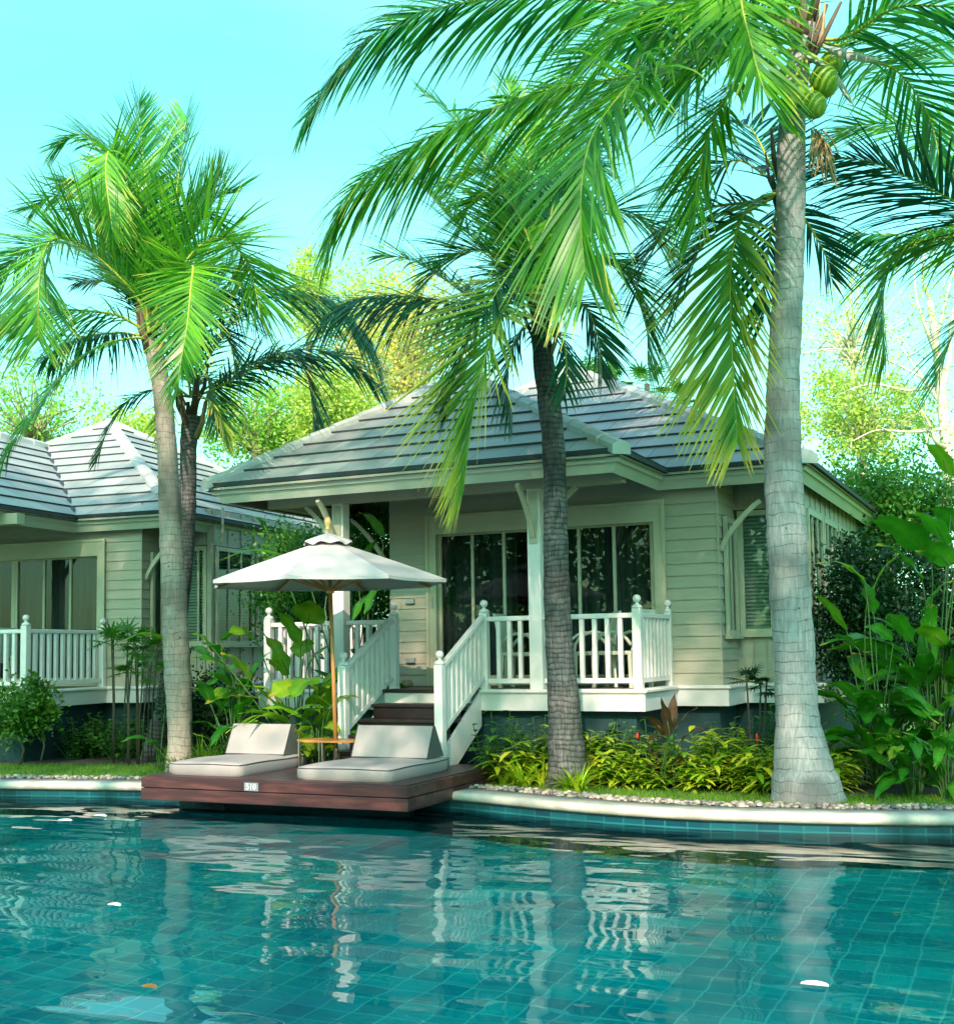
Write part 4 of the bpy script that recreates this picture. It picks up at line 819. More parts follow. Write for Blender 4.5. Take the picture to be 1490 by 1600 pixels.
# centre palm
palm('slim dark trunk coconut palm standing before the porch', 13.5,
  [(887,1232,78),(886,1205,62),(884,1165,56),(880,1100,50),(873,1000,42),(869,900,40),(868,800,37),(865,700,36),(857,620,35),(850,575,34),(845,520,30)], 13.6,
  [([(845,500,.1),(790,482,.3),(735,476,.5),(650,464,.7),(590,462,.8),(540,472,.9),(505,500,.9)], D_, dict(L=.85, droop=.9, dens=15)),
   ([(845,500,.2),(790,488,.5),(736,465,.7),(688,432,.9),(640,405,1.1),(596,398,1.2)], G_, dict(L=.75, droop=.3)),
   ([(845,500,.2),(805,440,.4),(760,390,.6),(700,336,.8),(658,288,1),(615,272,1.1),(570,295,1.2)], G_, dict(L=.8, droop=.4, dens=15)),
   ([(845,500,.3),(815,420,.5),(810,330,.8),(790,275,1.0),(742,262,1.2),(700,285,1.3)], B_, dict(L=.8, droop=.4)),
   ([(845,500,.4),(825,400,.7),(790,300,1),(740,220,1.3),(700,172,1.5),(661,145,1.6)], G_, dict(L=.6, droop=.3)),
   ([(845,500,.4),(838,380,.7),(830,280,1),(815,200,1.2),(790,125,1.4)], B_, dict(L=.6, droop=.25)),
   ([(845,500,-.1),(826,430,-.5),(802,462,-.9),(776,504,-1.1),(755,570,-1.2),(740,640,-1.2),(729,720,-1.2),(724,765,-1.2)], Y_, dict(L=1.0, droop=.10, dens=17, w=.03)),
   ([(845,500,-.1),(826,440,-.3),(798,420,-.5),(770,455,-.7),(735,520,-.8),(708,600,-.8),(700,640,-.8)], D_, dict(L=.7, droop=.4)),
   ([(845,500,0),(880,430,-.1),(930,400,-.2),(980,430,-.2),(1008,500,-.2),(1012,570,-.2)], B_, dict(L=.8, droop=.5)),
   ([(845,500,.2),(880,380,.4),(940,330,.6),(1000,340,.7),(1050,400,.7)], G_, {}),
   ([(845,500,.3),(860,360,.5),(890,260,.8),(930,230,.9)], G_, {}),
   ([(845,500,.3),(880,470,.6),(915,480,.9),(935,530,1.0),(940,590,1)], D_, dict(L=.55)),
   ([(845,500,.1),(820,510,0),(800,545,-.1),(792,600,-.1),(800,650,-.1)], D_, dict(L=.5, droop=.5)),
   ([(845,500,-.1),(855,520,-.4),(878,530,-.5),(885,580,-.6),(880,620,-.6)], D_, dict(L=.4, droop=.6)),
   ([(845,500,.1),(820,440,.2),(780,400,.3),(735,390,.4),(690,410,.4),(660,450,.4)], G_, dict(L=.7)),
   ([(845,500,.2),(850,400,.4),(870,300,.6),(900,250,.7),(940,260,.7)], G_, dict(L=.7)),
   ([(845,500,.1),(830,390,.2),(800,320,.3),(770,300,.4),(735,320,.4),(715,370,.4)], B_, dict(L=.7))], 'trunk_dark', .88, 18, 3, w=.021)
# left palm
palm('coconut palm with tan trunk left of the sunbed platform', 15.9,
  [(281,1209,50),(281,1185,42),(281,1150,38),(279,1080,40),(275,1000,40),(271,900,38),(266,800,34),(261,700,31),(254,620,29),(244,565,29),(236,530,26)], 16.0,
  [([(234,520,-.1),(214,463,-.4),(150,399,-.7),(107,374,-.9),(78,378,-1.1),(64,413,-1.2),(60,470,-1.3),(60,530,-1.3)], B_, dict(L=1.0, droop=.1, dens=20)),
   ([(234,520,-.1),(240,490,-.4),(270,445,-.7),(303,392,-.9),(342,371,-1),(374,392,-1),(395,435,-.6),(408,500,-.6)], B_, dict(L=.95, droop=.12, dens=20)),
   ([(238,520,-.2),(275,450,-.7),(300,415,-1.2),(298,450,-1.6),(292,510,-1.8),(282,570,-1.9),(276,615,-1.9)], B_, dict(L=.62, droop=.15, dens=21, w=.021)),
   ([(234,520,.1),(235,400,.1),(229,300,.2),(221,220,.2),(217,160,.2)], G_, dict(L=.75, droop=.15)),
   ([(236,520,.1),(262,390,.1),(277,290,.2),(291,182,.3)], G_, dict(L=.8, droop=.15)),
   ([(234,520,0),(228,371,.1),(214,303,.1),(178,243,.2),(150,221,.2),(117,210,.2),(85,230,.2)], G_, dict(L=.7, droop=.4)),
   ([(233,520,-.2),(215,400,-.4),(195,290,-.7),(172,235,-.9),(165,270,-1.1),(172,330,-1.2),(176,365,-1.2)], B_, dict(L=.6, droop=.3)),
   ([(232,520,-.1),(190,495,-.3),(160,488,-.4),(96,483,-.6),(36,481,-.7),(0,492,-.8),(-40,520,-.9)], B_, dict(L=1.0, droop=.9, dens=14)),
   ([(232,530,-.1),(205,528,-.3),(153,542,-.6),(107,577,-.8),(64,627,-1.0),(28,677,-1.1),(4,722,-1.1)], G_, dict(L=.55, droop=.6, dens=15)),
   ([(234,520,.2),(214,421,.5),(142,321,.8),(82,307,1.0),(50,325,1.1)], G_, dict(L=.8, droop=.3)),
   ([(236,520,.2),(249,435,.3),(303,364,.5),(338,310,.6),(368,300,.7)], G_, dict(L=.95, droop=.08)),
   ([(236,520,.3),(300,470,.6),(350,455,.8),(394,452,1.0),(440,450,1.0),(485,457,1.0),(520,471,1.0),(549,500,1.0),(572,532,1.0),(590,575,1.0)], D_, dict(L=.95, droop=.9, dens=14)),
   ([(232,520,.3),(180,420,.6),(100,380,.9),(30,400,1.2),(-20,450,1.3)], G_, dict(L=.9)),
   ([(232,520,.3),(200,380,.6),(160,320,.9),(110,330,1.2)], G_, {}),
   ([(236,520,.3),(255,380,.6),(270,330,.8),(320,330,1.0),(350,370,1.1)], G_, {}),
   ([(236,530,.2),(290,500,.5),(330,500,.7),(360,540,.8),(368,590,.8)], D_, dict(L=.6)),
   ([(232,525,.2),(180,520,.5),(120,530,.7),(70,560,.9)], D_, dict(L=.7, droop=.8)),
   ([(234,520,.3),(215,470,.5),(170,440,.7),(120,440,.8)], D_, dict(L=.6, droop=.3)),
   ([(236,520,0),(290,450,.1),(330,420,.2),(365,430,.3),(385,470,.3)], G_, dict(L=.8)),
   ([(234,520,0),(210,380,.1),(180,330,.2),(140,290,.3),(95,285,.3)], G_, dict(L=.75)),
   ([(236,520,.2),(255,400,.2),(310,320,.3),(345,275,.3)], G_, dict(L=.75, droop=.1))], 'trunk_tan', .85, 19, 1, w=.020)
# palm behind the left one
palm('shorter leaning coconut palm behind the left palm', 17.5,
  [(236,1192,44),(246,1150,34),(262,1080,30),(280,960,26),(291,860,24),(294,780,25),(294,700,26),(298,650,28)], 17.7,
  [([(300,620,0),(325,612,0),(364,592,-.1),(405,569,-.1),(440,557,-.2),(466,562,-.2),(480,590,-.2),(488,640,-.2),(488,710,-.2)], D_, dict(L=.85, droop=.6, dens=15)),
   ([(300,620,.2),(350,590,.4),(410,560,.6),(480,545,.8),(540,560,1),(590,600,1.1)], D_, dict(L=.85, droop=.6)),
   ([(296,620,-.1),(262,598,-.2),(238,609,-.3),(199,627,-.3),(171,666,-.4),(150,722,-.4)], D_, dict(L=.42, droop=.5)),
   ([(300,620,0),(318,520,.1),(340,450,.2),(370,400,.3)], G_, {}), ([(300,620,0),(330,550,.2),(370,500,.4),(400,510,.4)], G_, {}),
   ([(298,620,0),(290,540,.3),(300,470,.5),(340,440,.7)], G_, {}), ([(298,620,0),(325,625,-.2),(345,650,-.3),(352,690,-.3)], Y_, dict(L=.45)),
   ([(298,620,0),(270,620,-.2),(262,650,-.3),(260,690,-.3)], Y_, dict(L=.35)), ([(298,620,.2),(320,590,.5),(335,610,.7),(340,670,.8)], D_, dict(L=.5))], 'trunk_dark', .75, 13, 2)

# ------------------------------------------------------------------ leafy trees and shrubs
def leafcloud(n, clumps, sig, size, rs, aspect=.5, droop=.2):
    c = clumps[rs.randint(len(clumps), size=n)]; P = c[:, :3]+rs.normal(0, 1, (n, 3))*(sig*c[:, 3:4]); d = rs.normal(0, 1, (n, 3)); d[:, 2] -= droop; d /= np.linalg.norm(d, axis=1)[:, None]
    e = np.cross(d, rs.normal(0, 1, (n, 3))); e /= np.linalg.norm(e, axis=1)[:, None]; s = size*(.6+.8*rs.rand(n, 1))
    V = np.stack([P, P+d*s*.5+e*s*aspect*.5, P+d*s, P+d*s*.5-e*s*aspect*.5], 1).reshape(-1, 3); F = np.arange(4*n).reshape(-1, 4)
    T = np.repeat(np.stack([rs.rand(n), np.full(n, .3)], 1), 4, axis=0); return V, F, T
def tree(name, label, cat, u, v, d, ru, rv, leafmat, n, size=.07, seed=1, trunk=.12, bark='bark', clumps=60, sig=.25, base_u=None, group=None, depth=1.0, shell=.2, gz=GZ, limbs=26):
    rs = np.random.RandomState(seed); C = at(u, v, d); rx, rz = ru*d/CF, rv*d/CF; b = at(base_u or u, v, d); b.z = gz
    t = thing(name, label, cat, b, 0, group); k = rs.normal(0, 1, (clumps, 3)); k /= np.linalg.norm(k, axis=1)[:, None]; rad = (shell+(1-shell)*rs.rand(clumps, 1)**.6)
    cc = k*rad*np.array([rx, rx*depth, rz])+np.array(C-b); cc[:, 2] = np.where(cc[:, 2] < .25, .25+rs.rand(clumps)*rz*.6, cc[:, 2]); ks = (.6+.8*rs.rand(clumps, 1))*min(rx, rz)
    V, F, T = leafcloud(n, np.hstack([cc, ks]), sig, size, rs); V[:, 2] = np.maximum(V[:, 2], .02); npmesh('crown', V, F, M[leafmat], t, tint=T)
    if trunk:
        ct = np.array(C-b); fork = Vector((ct[0]*.6, ct[1]*.6, max(.3, ct[2]-rz*.75))); m = MB(); m.tube([(0, 0, -.1), Vector((ct[0]*.2+.1, 0, fork.z*.5)), fork], [trunk*1.25, trunk, trunk*.8], 10); o = m.build('trunk', M[bark], t, smooth=True)
        m = MB(); mid = fork+Vector((0, 0, rz*.5)); m.tube([fork, mid, Vector(ct)+Vector((0, 0, rz*.6))], [trunk*.75, trunk*.5, trunk*.12], 8)
        for i in range(min(limbs, clumps)):
            p = fork.lerp(mid, rs.rand()); q = Vector(cc[i]); h = (p+q)/2+Vector(rs.normal(0, .12, 3))*rx*.5; Q, _ = smoothpath([p, h, q], 8); m.tube(Q, [trunk*.34*(1-.8*j/7) for j in range(8)], 5)
        m.build('limbs', M[bark], o, smooth=True)
    return t
TG = 'trees behind the bungalows'
tree('tree', 'golden leaved tree rising behind the left slope of the main roof', 'tree', 640, 560, 30, 95, 125, 'lf_gold', 9500, .11, 21, .16, group=TG, clumps=60, sig=.3, limbs=50)
tree('tree', 'lime green feathery tree behind the fronds above the main roof', 'tree', 560, 500, 33, 110, 110, 'lf_lime', 5200, .11, 22, .12, group=TG, clumps=70, limbs=50)
tree('tree', 'slim yellow green tree top against the sky between the two palm crowns', 'tree', 482, 470, 34, 34, 75, 'lf_lime', 4500, .12, 23, .10, group=TG, clumps=36)
tree('tree', 'pale lime tree behind the gap between the two roofs', 'tree', 400, 660, 29, 95, 75, 'lf_fresh', 8500, .11, 24, .14, group=TG)
tree('tree', 'yellow green tree behind the low left end of the main roof', 'tree', 520, 640, 28, 80, 60, 'lf_lime', 9000, .11, 25, .12, group=TG)
tree('tree', 'hazy thin leaved tree above the far left roof', 'tree', 55, 640, 38, 110, 75, 'lf_fresh', 3800, .13, 26, .16, group=TG, clumps=70, limbs=50)
tree('tree', 'small tree behind the peak of the left bungalow roof', 'tree', 200, 690, 36, 60, 55, 'lf_lime', 4500, .13, 27, .12, group=TG)
tree('tree', 'sparse yellow green tree right of the big pale trunk', 'tree', 1345, 650, 27, 110, 85, 'lf_lime', 8500, .10, 28, .10, 'barkpale', group=TG, clumps=110, limbs=70, sig=.13)
tree('tree', 'thinly leaved tree whose twigs cross the sky at the right', 'tree', 1330, 500, 29, 110, 110, 'lf_lime', 1600, .09, 29, .07, 'barkpale', group=TG, clumps=90, limbs=80, sig=.13)
tree('tree', 'dark green bushy tree at the right end of the main roof', 'tree', 1385, 800, 21, 120, 80, 'lf_green', 20000, .085, 30, .12, group=TG, clumps=110)
tree('tree', 'round green tree peeping over the top of the main roof', 'tree', 925, 590, 36, 40, 26, 'lf_green', 3500, .12, 31, .12, group=TG)
# tall bare limbed tree at the right
b = at(1462, 900, 24); b.z = GZ; t = thing('tree', 'tall pale limbed nearly bare tree near the right edge', 'tree', b, 0, TG); m = MB(); rs = np.random.RandomState(5)
def limb(m, pts, r0, r1, d=24): Q, _ = smoothpath([at(u, v, d+dd)-b for u, v, dd in pts], 16); m.tube(Q, [(r0+(r1-r0)*i/15)*d/CF for i in range(16)], 7); return Q
m2 = MB(); limb(m2, [(1462,1100,0),(1470,850,0),(1482,760,0),(1478,700,0),(1470,620,0),(1462,540,0),(1452,470,0)], 15, 5); o = m2.build('trunk', M['barkpale'], t, smooth=True); ends = []
for pts, r in (([(1470,630,0),(1440,590,.2),(1410,545,.4),(1396,520,.5)],4),([(1464,560,0),(1445,510,-.3),(1432,470,-.4),(1428,430,-.4)],4),([(1480,700,0),(1462,690,-.3),(1452,665,-.4),(1440,640,-.5)],5),([(1468,620,0),(1482,560,0),(1486,500,0),(1500,450,0)],5),([(1462,540,0),(1474,480,.3),(1490,420,.4)],4),([(1478,690,0),(1500,640,0),(1530,600,0)],5),([(1452,470,0),(1440,430,0),(1445,390,0)],3),([(1470,600,.1),(1420,610,.5),(1360,600,.8),(1300,620,1)],3),([(1475,670,0),(1420,675,-.4),(1370,672,-.6),(1330,690,-.7)],3),([(1440,590,.2),(1380,560,.6),(1310,545,1.0),(1250,552,1.2)],2)):
    Q = limb(m, pts, r, 1.0); ends += [Q[k] for k in (7, 10, 13, 15)]
for k in range(60):
    e = ends[rs.randint(len(ends))]; q = e+rs.normal(0, .55, 3)*np.array([1, 1, .8]); m.tube([e, (e+q)/2+rs.normal(0, .08, 3), q], [.012, .009, .004], 4); ends.append(q)
m.build('limbs', M['barkpale'], o, smooth=True); cc = np.hstack([np.array(ends), np.full((len(ends), 1), 1.)]); V, F, T = leafcloud(1500, cc, .22, .09, rs); npmesh('crown', V, F, M['lf_lime'], t, tint=T)
SG = 'shrubs between the houses'
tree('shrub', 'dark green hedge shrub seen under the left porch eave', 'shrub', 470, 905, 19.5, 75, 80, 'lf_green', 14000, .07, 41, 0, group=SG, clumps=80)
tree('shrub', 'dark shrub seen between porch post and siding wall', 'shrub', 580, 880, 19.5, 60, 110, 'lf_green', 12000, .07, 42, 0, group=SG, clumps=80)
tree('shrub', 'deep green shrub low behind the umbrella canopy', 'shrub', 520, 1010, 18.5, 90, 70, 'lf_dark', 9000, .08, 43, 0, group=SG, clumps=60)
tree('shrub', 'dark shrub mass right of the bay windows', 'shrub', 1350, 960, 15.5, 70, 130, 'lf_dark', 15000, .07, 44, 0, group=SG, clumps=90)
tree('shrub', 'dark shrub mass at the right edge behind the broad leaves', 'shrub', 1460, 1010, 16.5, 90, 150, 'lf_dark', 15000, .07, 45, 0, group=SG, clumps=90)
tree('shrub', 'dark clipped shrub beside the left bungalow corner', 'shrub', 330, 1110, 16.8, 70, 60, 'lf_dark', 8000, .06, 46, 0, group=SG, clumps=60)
rs = np.random.RandomState(77)
for k, (x, y) in enumerate([(-40,60),(-28,52),(-16,58),(-5,55),(8,50),(18,46),(28,40),(36,30),(-48,45),(-55,30)]):
    pass
# fan palms behind the main roof
def fanpalm(u, v, d, r, label, seed, nleaf=12, mat='lf_green', stems=None, gz=GZ, group=None, name='fan_palm', cat='fan palm'):
    rs = np.random.RandomState(seed); C = at(u, v, d); b = C.copy(); b.z = gz; t = thing(name, label, cat, b, 0, group); c = np.array(C-b); rr = r*d/CF
    m = MB()
    for s_ in (stems or [(0, 0)]): m.tube([(s_[0], s_[1], -.05), (s_[0]*1.1, s_[1]*1.1, c[2]*.5), (s_[0]*1.6, s_[1]*1.6, c[2])], [.07*(1 if not stems else .15)]*3, 7)
    m.build('trunk' if not stems else 'stems', M['stemdark'], t, smooth=True)
    for k in range(nleaf):
        a = k*2.4; e = R(rs.uniform(-20, 75)); s_ = (stems or [(0, 0)])[k % len(stems or [0])]; o = np.array([s_[0]*1.6, s_[1]*1.6, c[2]-.15*rr*(k % 3)]); D = np.array([math.cos(a)*math.cos(e), math.sin(a)*math.cos(e), math.sin(e)]); p = o+D*rr*.45
        S = np.cross(D, [0, 0, 1.]); S /= np.linalg.norm(S); U = np.cross(S, D); V = []; F = []; TI = []; nb = 13
        for j in range(nb):
            f = R(-115+230*j/(nb-1)); q = D*math.cos(f)+S*math.sin(f); q = q+U*.1; L = rr*.55*(.75+.25*math.cos(f))*(.9+.2*rs.rand()); w_ = np.cross(q, U); w_ /= np.linalg.norm(w_); o0 = len(V); pp = p.copy(); r0 = rs.rand()
            for i in range(4):
                ww = .07*L*(1-(i/3)**2)+.002; V += [pp-w_*ww, pp+w_*ww]; TI += [(r0, i/3)]*2; q = q+GRAV*.16; q /= np.linalg.norm(q); pp = pp+q*L/3
            F += [(o0+2*i, o0+2*i+1, o0+2*i+3, o0+2*i+2) for i in range(3)]
        lf = npmesh('fan_leaf', V, F, M[mat], t, tint=np.array(TI)); m = MB(); m.tube([o, p], .008, 4); m.build('stalk', M['stem'], lf)
    return t
fanpalm(1010, 600, 30, 55, 'fan palm behind the right slope of the main roof, left one', 51, 16, 'lf_green')
fanpalm(1068, 622, 31, 48, 'fan palm behind the right slope of the main roof, nearest the big trunk', 52, 16, 'lf_green')
fanpalm(958, 585, 31, 30, 'small fan palm just right of the main roof peak', 53, 12, 'lf_green')
for k, (u, v, d, r, l) in enumerate([(185,1000,17.4,48,'lady palm clump in front of the left bungalow, nearest its porch rail'),(222,1008,17.2,44,'lady palm clump just left of the tan palm trunk'),(208,1045,17.0,38,'lower lady palm between the two taller clumps')]):
    fanpalm(u, v, d, r, l, 60+k, 13, 'bedg', [(-.08, 0), (.07, .05), (.02, -.09), (.16, .02)], name='lady_palm', cat='palm plant', group='lady palms by the left bungalow')
fanpalm(1175, 1065, 13.6, 42, 'feathery dark palm plant by the corner of the main bungalow', 66, 13, 'lf_dark', [(-.04, 0), (.05, .04), (.1, 0)], name='lady_palm', cat='palm plant')

# ------------------------------------------------------------------ broad leaved plants
def blade(P, wid, seed, U0=None, fold=.35, curl=.25):
    """a paddle leaf along points P (numpy n,3)"""
    rs = np.random.RandomState(seed); n = len(P); T = np.gradient(P, axis=0); T /= np.linalg.norm(T, axis=1)[:, None]; V = []; TI = []; r0 = rs.rand(); ph = rs.rand()*6; S0 = None
    roll = rs.normal(0, .35)
    for i in range(n):
        t = i/(n-1); S = np.cross(T[i], [0, 0, 1.]); l = np.linalg.norm(S); S = S/l if l > .25 else (S0 if S0 is not None else np.array([1., 0, 0]))
        S0 = S; U = np.cross(S, T[i]); S2 = S*math.cos(roll)+U*math.sin(roll); U = np.cross(S2, T[i]); w_ = wid*.5*(math.sin(math.pi*min(1, (t+.03)**.78))**.95)*(1 if t < .97 else .4)
        for j, f in enumerate((-1, -.5, 0, .5, 1)):
            rip = .06*wid*math.sin(t*17+ph+j*1.3)*abs(f); V.append(P[i]+S2*f*w_+U*(abs(f)*w_*fold-abs(f)**2*w_*curl*1.3+rip)); TI.append((r0*.7+(.45 if f == 0 else 0)+.12*(i % 2), t))
    F = [(5*i+j, 5*i+j+1, 5*i+j+6, 5*i+j+5) for i in range(n-1) for j in range(4)]; return V, F, TI
def leaf(par, base, p0, p1, wid, mat, seed, arch=.15):
    """stalk from base to p0, blade p0 -> p1 with a sag"""
    p0, p1, base = Vector(p0), Vector(p1), Vector(base); mid = (p0+p1)/2+Vector((0, 0, (p1-p0).length*arch)); P, _ = smoothpath([p0, mid, p1], 15); V, F, TI = blade(P, wid, seed)
    o = npmesh('leaf', V, F, M[mat], par, tint=np.array(TI), smooth=True); m = MB(); h = base.lerp(p0, .55)+Vector((0, 0, .06)); Q, _ = smoothpath([base, h, p0, tuple(P[5])], 10); m.tube(Q, [.012-.0006*i for i in range(10)], 5); m.build('stalk', M['stem'], o, smooth=True)
def plant(label, u0, v0, d, leaves, group, extra=0, h=1.2, mat='big', seed=1, wscale=1, name='broad_leaf_plant', cat='broad leaf plant', ew=.16, el=.5, spread=.5):
    b = atz(u0, v0, GZ) if d is None else at(u0, v0, d); b.z = GZ; t = thing(name, label, cat, b, 0, group); rs = np.random.RandomState(seed)
    for i, (ua, va, ub, vb, wd, *mm) in enumerate(leaves):
        dd = d+rs.uniform(-.35, .25); p0, p1 = at(ua, va, dd)-b, at(ub, vb, dd-rs.uniform(-.1, .4))-b; leaf(t, (rs.normal(0, .08), rs.normal(0, .08), 0), p0, p1, wd*d/CF*wscale, mm[0] if mm else mat, seed*50+i)
    for i in range(int(extra*1.9)):
        a = rs.rand()*6.28; hh = h*rs.uniform(.12, .95); r = spread*rs.uniform(.2, .8); p0 = Vector((math.cos(a)*r*.5, math.sin(a)*r*.5, hh)); L = el*rs.uniform(.8, 1.5); e = rs.uniform(-.5, .8)
        p1 = p0+Vector((math.cos(a)*L*math.cos(e), math.sin(a)*L*math.cos(e), L*math.sin(e))); leaf(t, (math.cos(a)*.06, math.sin(a)*.06, 0), p0, p1, ew*rs.uniform(.7, 1.2), mat, seed*50+100+i)
    return t
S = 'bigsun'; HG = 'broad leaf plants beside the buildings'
plant('tall broad leaf clump at the right edge, with the highest drooping paddles', 1455, 1180, 13.2,
  [(1455,870,1345,812,62),(1440,905,1370,850,50),(1480,850,1420,800,46),(1490,880,1430,862,44),(1488,745,1440,690,30,S),(1500,830,1452,795,36),(1440,960,1490,905,40),(1480,1010,1420,985,32,S),(1490,1070,1440,1040,34),(1470,1110,1495,1060,36)], HG, 30, 1.7, 'big', 1, ew=.22, el=.62, spread=.9)
plant('broad leaf clump with one upright pale blade right of the bay windows', 1372, 1170, 12.9,
  [(1352,955,1400,868,30,S),(1365,960,1345,900,46),(1385,960,1430,1010,46),(1350,905,1275,880,22,S),(1322,985,1262,926,20,S),(1340,1010,1290,995,26),(1395,1000,1350,980,30),(1400,1050,1350,1040,30),(1335,1120,1382,1098,34),(1375,1100,1332,1085,30),(1388,1130,1335,1205,36,S),(1400,1140,1370,1185,30,S),(1420,1095,1398,1070,30)], HG, 24, 1.2, 'big', 2, ew=.19, el=.5, spread=.7)
plant('low broad leaf clump at the foot of the right hand plants', 1425, 1215, 12.2, [(1430,1180,1400,1150,28),(1450,1190,1480,1150,26),(1410,1165,1388,1190,24,S)], HG, 14, .6, 'big', 3, ew=.13, el=.38, spread=.5)
plant('broad leaf clump at the far right bottom corner', 1480, 1225, 12.0, [(1470,1180,1440,1160,26),(1490,1190,1510,1150,26)], HG, 12, .6, 'big', 4, ew=.12, el=.38, spread=.5)
plant('sunlit broad leaf clump behind the left sunbed', 470, 1150, 14.9,
  [(478,975,500,945,44,S),(476,1000,468,1030,34),(470,1010,425,950,34,S),(450,1055,410,990,40),(440,1050,415,1030,22,S),(480,1040,520,1010,26,S),(500,1060,450,1095,46,S),(470,1078,420,1090,44,S),(400,1000,355,990,28),(390,1060,345,1020,32),(330,1010,300,990,26),(460,1060,500,1085,36),(500,1110,520,1060,30)], HG, 14, 1.0, 'bigsun', 5, wscale=1.25, ew=.19, el=.5, spread=.55)
plant('yellow green broad leaf clump low between the left sunbed and the steps', 500, 1165, 14.7, [(500,1080,560,1040,30,S),(520,1100,560,1090,28,S),(505,1105,450,1120,34,S)], HG, 9, .75, 'bigsun', 15, ew=.15, el=.45, spread=.4)
plant('broad leaf clump just right of the tan palm trunk', 370, 1160, 15.6,
  [(320,1075,388,1040,30),(345,1000,395,988,26),(360,1050,300,1028,28),(375,1085,320,1100,32,S),(352,1030,315,1005,30),(395,1100,350,1115,28),(330,1100,306,1062,24)], HG, 16, 1.2, 'big', 6, ew=.15, el=.42, spread=.55)
plant('broad leaf plant reaching left across the tan palm trunk', 255, 1150, 16.3, [(262,1000,188,1002,24,S),(265,1045,236,1038,16),(300,1010,330,1035,24)], HG, 4, .9, 'big', 7, ew=.12, el=.35)
plant('tall broad leaf plant behind the porch post and umbrella', 560, 1060, 16.2, [(575,930,545,985,20),(570,960,598,900,22),(560,905,590,840,22),(545,880,500,905,18),(600,840,560,800,20),(420,835,395,808,8),(470,880,330,880,10)], HG, 8, 1.6, 'big', 8, ew=.16, el=.6, spread=.6)
plant('maroon leaved plant before the foundation of the main bungalow', 1046, 1180, 13.1, [(1046,1150,1032,1090,20,'maroon'),(1048,1140,1054,1082,18,'maroon'),(1052,1148,1090,1105,18,'maroon'),(1040,1150,1000,1120,14,'maroon'),(1062,1160,1105,1138,22,'maroon'),(1040,1155,1010,1160,14,'maroon')], None, 5, .35, 'maroon', 9, ew=.08, el=.3, spread=.2, name='maroon_plant', cat='plant')
# fine leaved bedding plants, left and right
def bedplant(seed, mat, h=.42, nst=13, leafl=.16, lw=.035, name='bedding_plant', lab='', group='', flower=None, spread=.22, upright=.7):
    rs = np.random.RandomState(seed); t = thing(name, lab, 'bedding plant', (0, 0, -50), 0, group); V = []; F = []; TI = []; m = MB()
    for k in range(nst):
        a = rs.rand()*6.28; r = spread*math.sqrt(rs.rand()); hh = h*rs.uniform(.45, 1.1); p = np.array([math.cos(a)*r*.4, math.sin(a)*r*.4, 0]); q = np.array([math.cos(a)*r*1.2, math.sin(a)*r*1.2, hh]); m.tube([p, (p+q)/2, q], .004, 4)
        for j in range(8):
            f = .3+.7*j/7; o = p+(q-p)*f; b_ = a+j*2.4; D = np.array([math.cos(b_), math.sin(b_), upright*rs.uniform(.2, 1.3)]); D /= np.linalg.norm(D); L = leafl*rs.uniform(.7, 1.2)*(1-.2*f); S_ = np.cross(D, [0, 0, 1.]); S_ /= np.linalg.norm(S_); b0 = len(V); r0 = rs.rand(); pp = o
            for i in range(4): ww = lw*(.25, .5, .42, .04)[i]; V += [pp-S_*ww, pp+S_*ww]; TI += [(r0, i/3)]*2; D = D+GRAV*.28; D /= np.linalg.norm(D); pp = pp+D*L/3
            F += [(b0+2*i, b0+2*i+1, b0+2*i+3, b0+2*i+2) for i in range(3)]
    npmesh('foliage', V, F, M[mat], t, tint=np.array(TI)); m.build('stems', M['stem'], t)
    if flower: m = MB(); m.tube([(0, 0, .1), (0.01, 0, h)], .006, 5); m.lathe([(.008, 0), (.017, .02), (.018, .05), (.010, .08), (.003, .09)], (.01, 0, h), 8); m.build('flower', M[flower], t, smooth=True)
    return t
def scatter(protos, spots, seed, s0=.8, s1=1.25):
    rs = np.random.RandomState(seed); used = set()
    for (x, y, z) in spots:
        p = protos[rs.randint(len(protos))]; a = rs.rand()*6.28; s_ = rs.uniform(s0, s1)
        if p.name not in used: used.add(p.name); p.location = (x, y, z); p.rotation_euler = (0, 0, a); p.scale = (s_,)*3
        else: dup(p, (x, y, z), a, s_)
    for p in protos:
        if p.name not in used: p.location = spots[0]
gA = 'yellow green bedding plants before the porch'; gB = 'leafy green bedding plants along the left bungalow'; gC = 'strappy grass clumps behind the left sunbed'
pr = [bedplant(100+i, 'bed', .44, 10, .30, .055, lab='yellow green lance leaved bedding plant in the bed between lawn and main bungalow', group=gA) for i in range(4)] 
rs = np.random.RandomState(9); sp = []
for k in range(50):
    x = -3.3+3.7*((k*.618) % 1); y = np.interp(x, [-3.4, -2.6, -1.6, -.6, .4], [-.95, -1.05, -1.15, -1.2, -1.1])+rs.uniform(.12, 1.0)*(1 if x > -2.9 else .8); sp.append((x, y, GZ))
for k in range(8): x = -2.0+1.9*k/7+rs.uniform(-.1, .1); sp.append((x, -1.05+rs.uniform(-.04, .06), GZ))
scatter(pr, sp, 3, .6, 1.35)
pr = [bedplant(120+i, 'bedg', .68, 18, .17, .06, lab='bushy green bedding plant against the foundation of the main bungalow', group='bushy plants against the foundation', spread=.28) for i in range(3)]
scatter(pr, [(-3.25,-.45,GZ),(-3.0,-.65,GZ),(-2.75,-.4,GZ),(-2.45,-.3,GZ),(-2.2,-.35,GZ),(-1.75,-.35,GZ),(-1.3,.2,GZ),(-.9,.5,GZ),(-.5,.8,GZ),(-.2,.2,GZ),(-1.0,-.2,GZ),(-3.5,-.8,GZ)], 4, .8, 1.15)
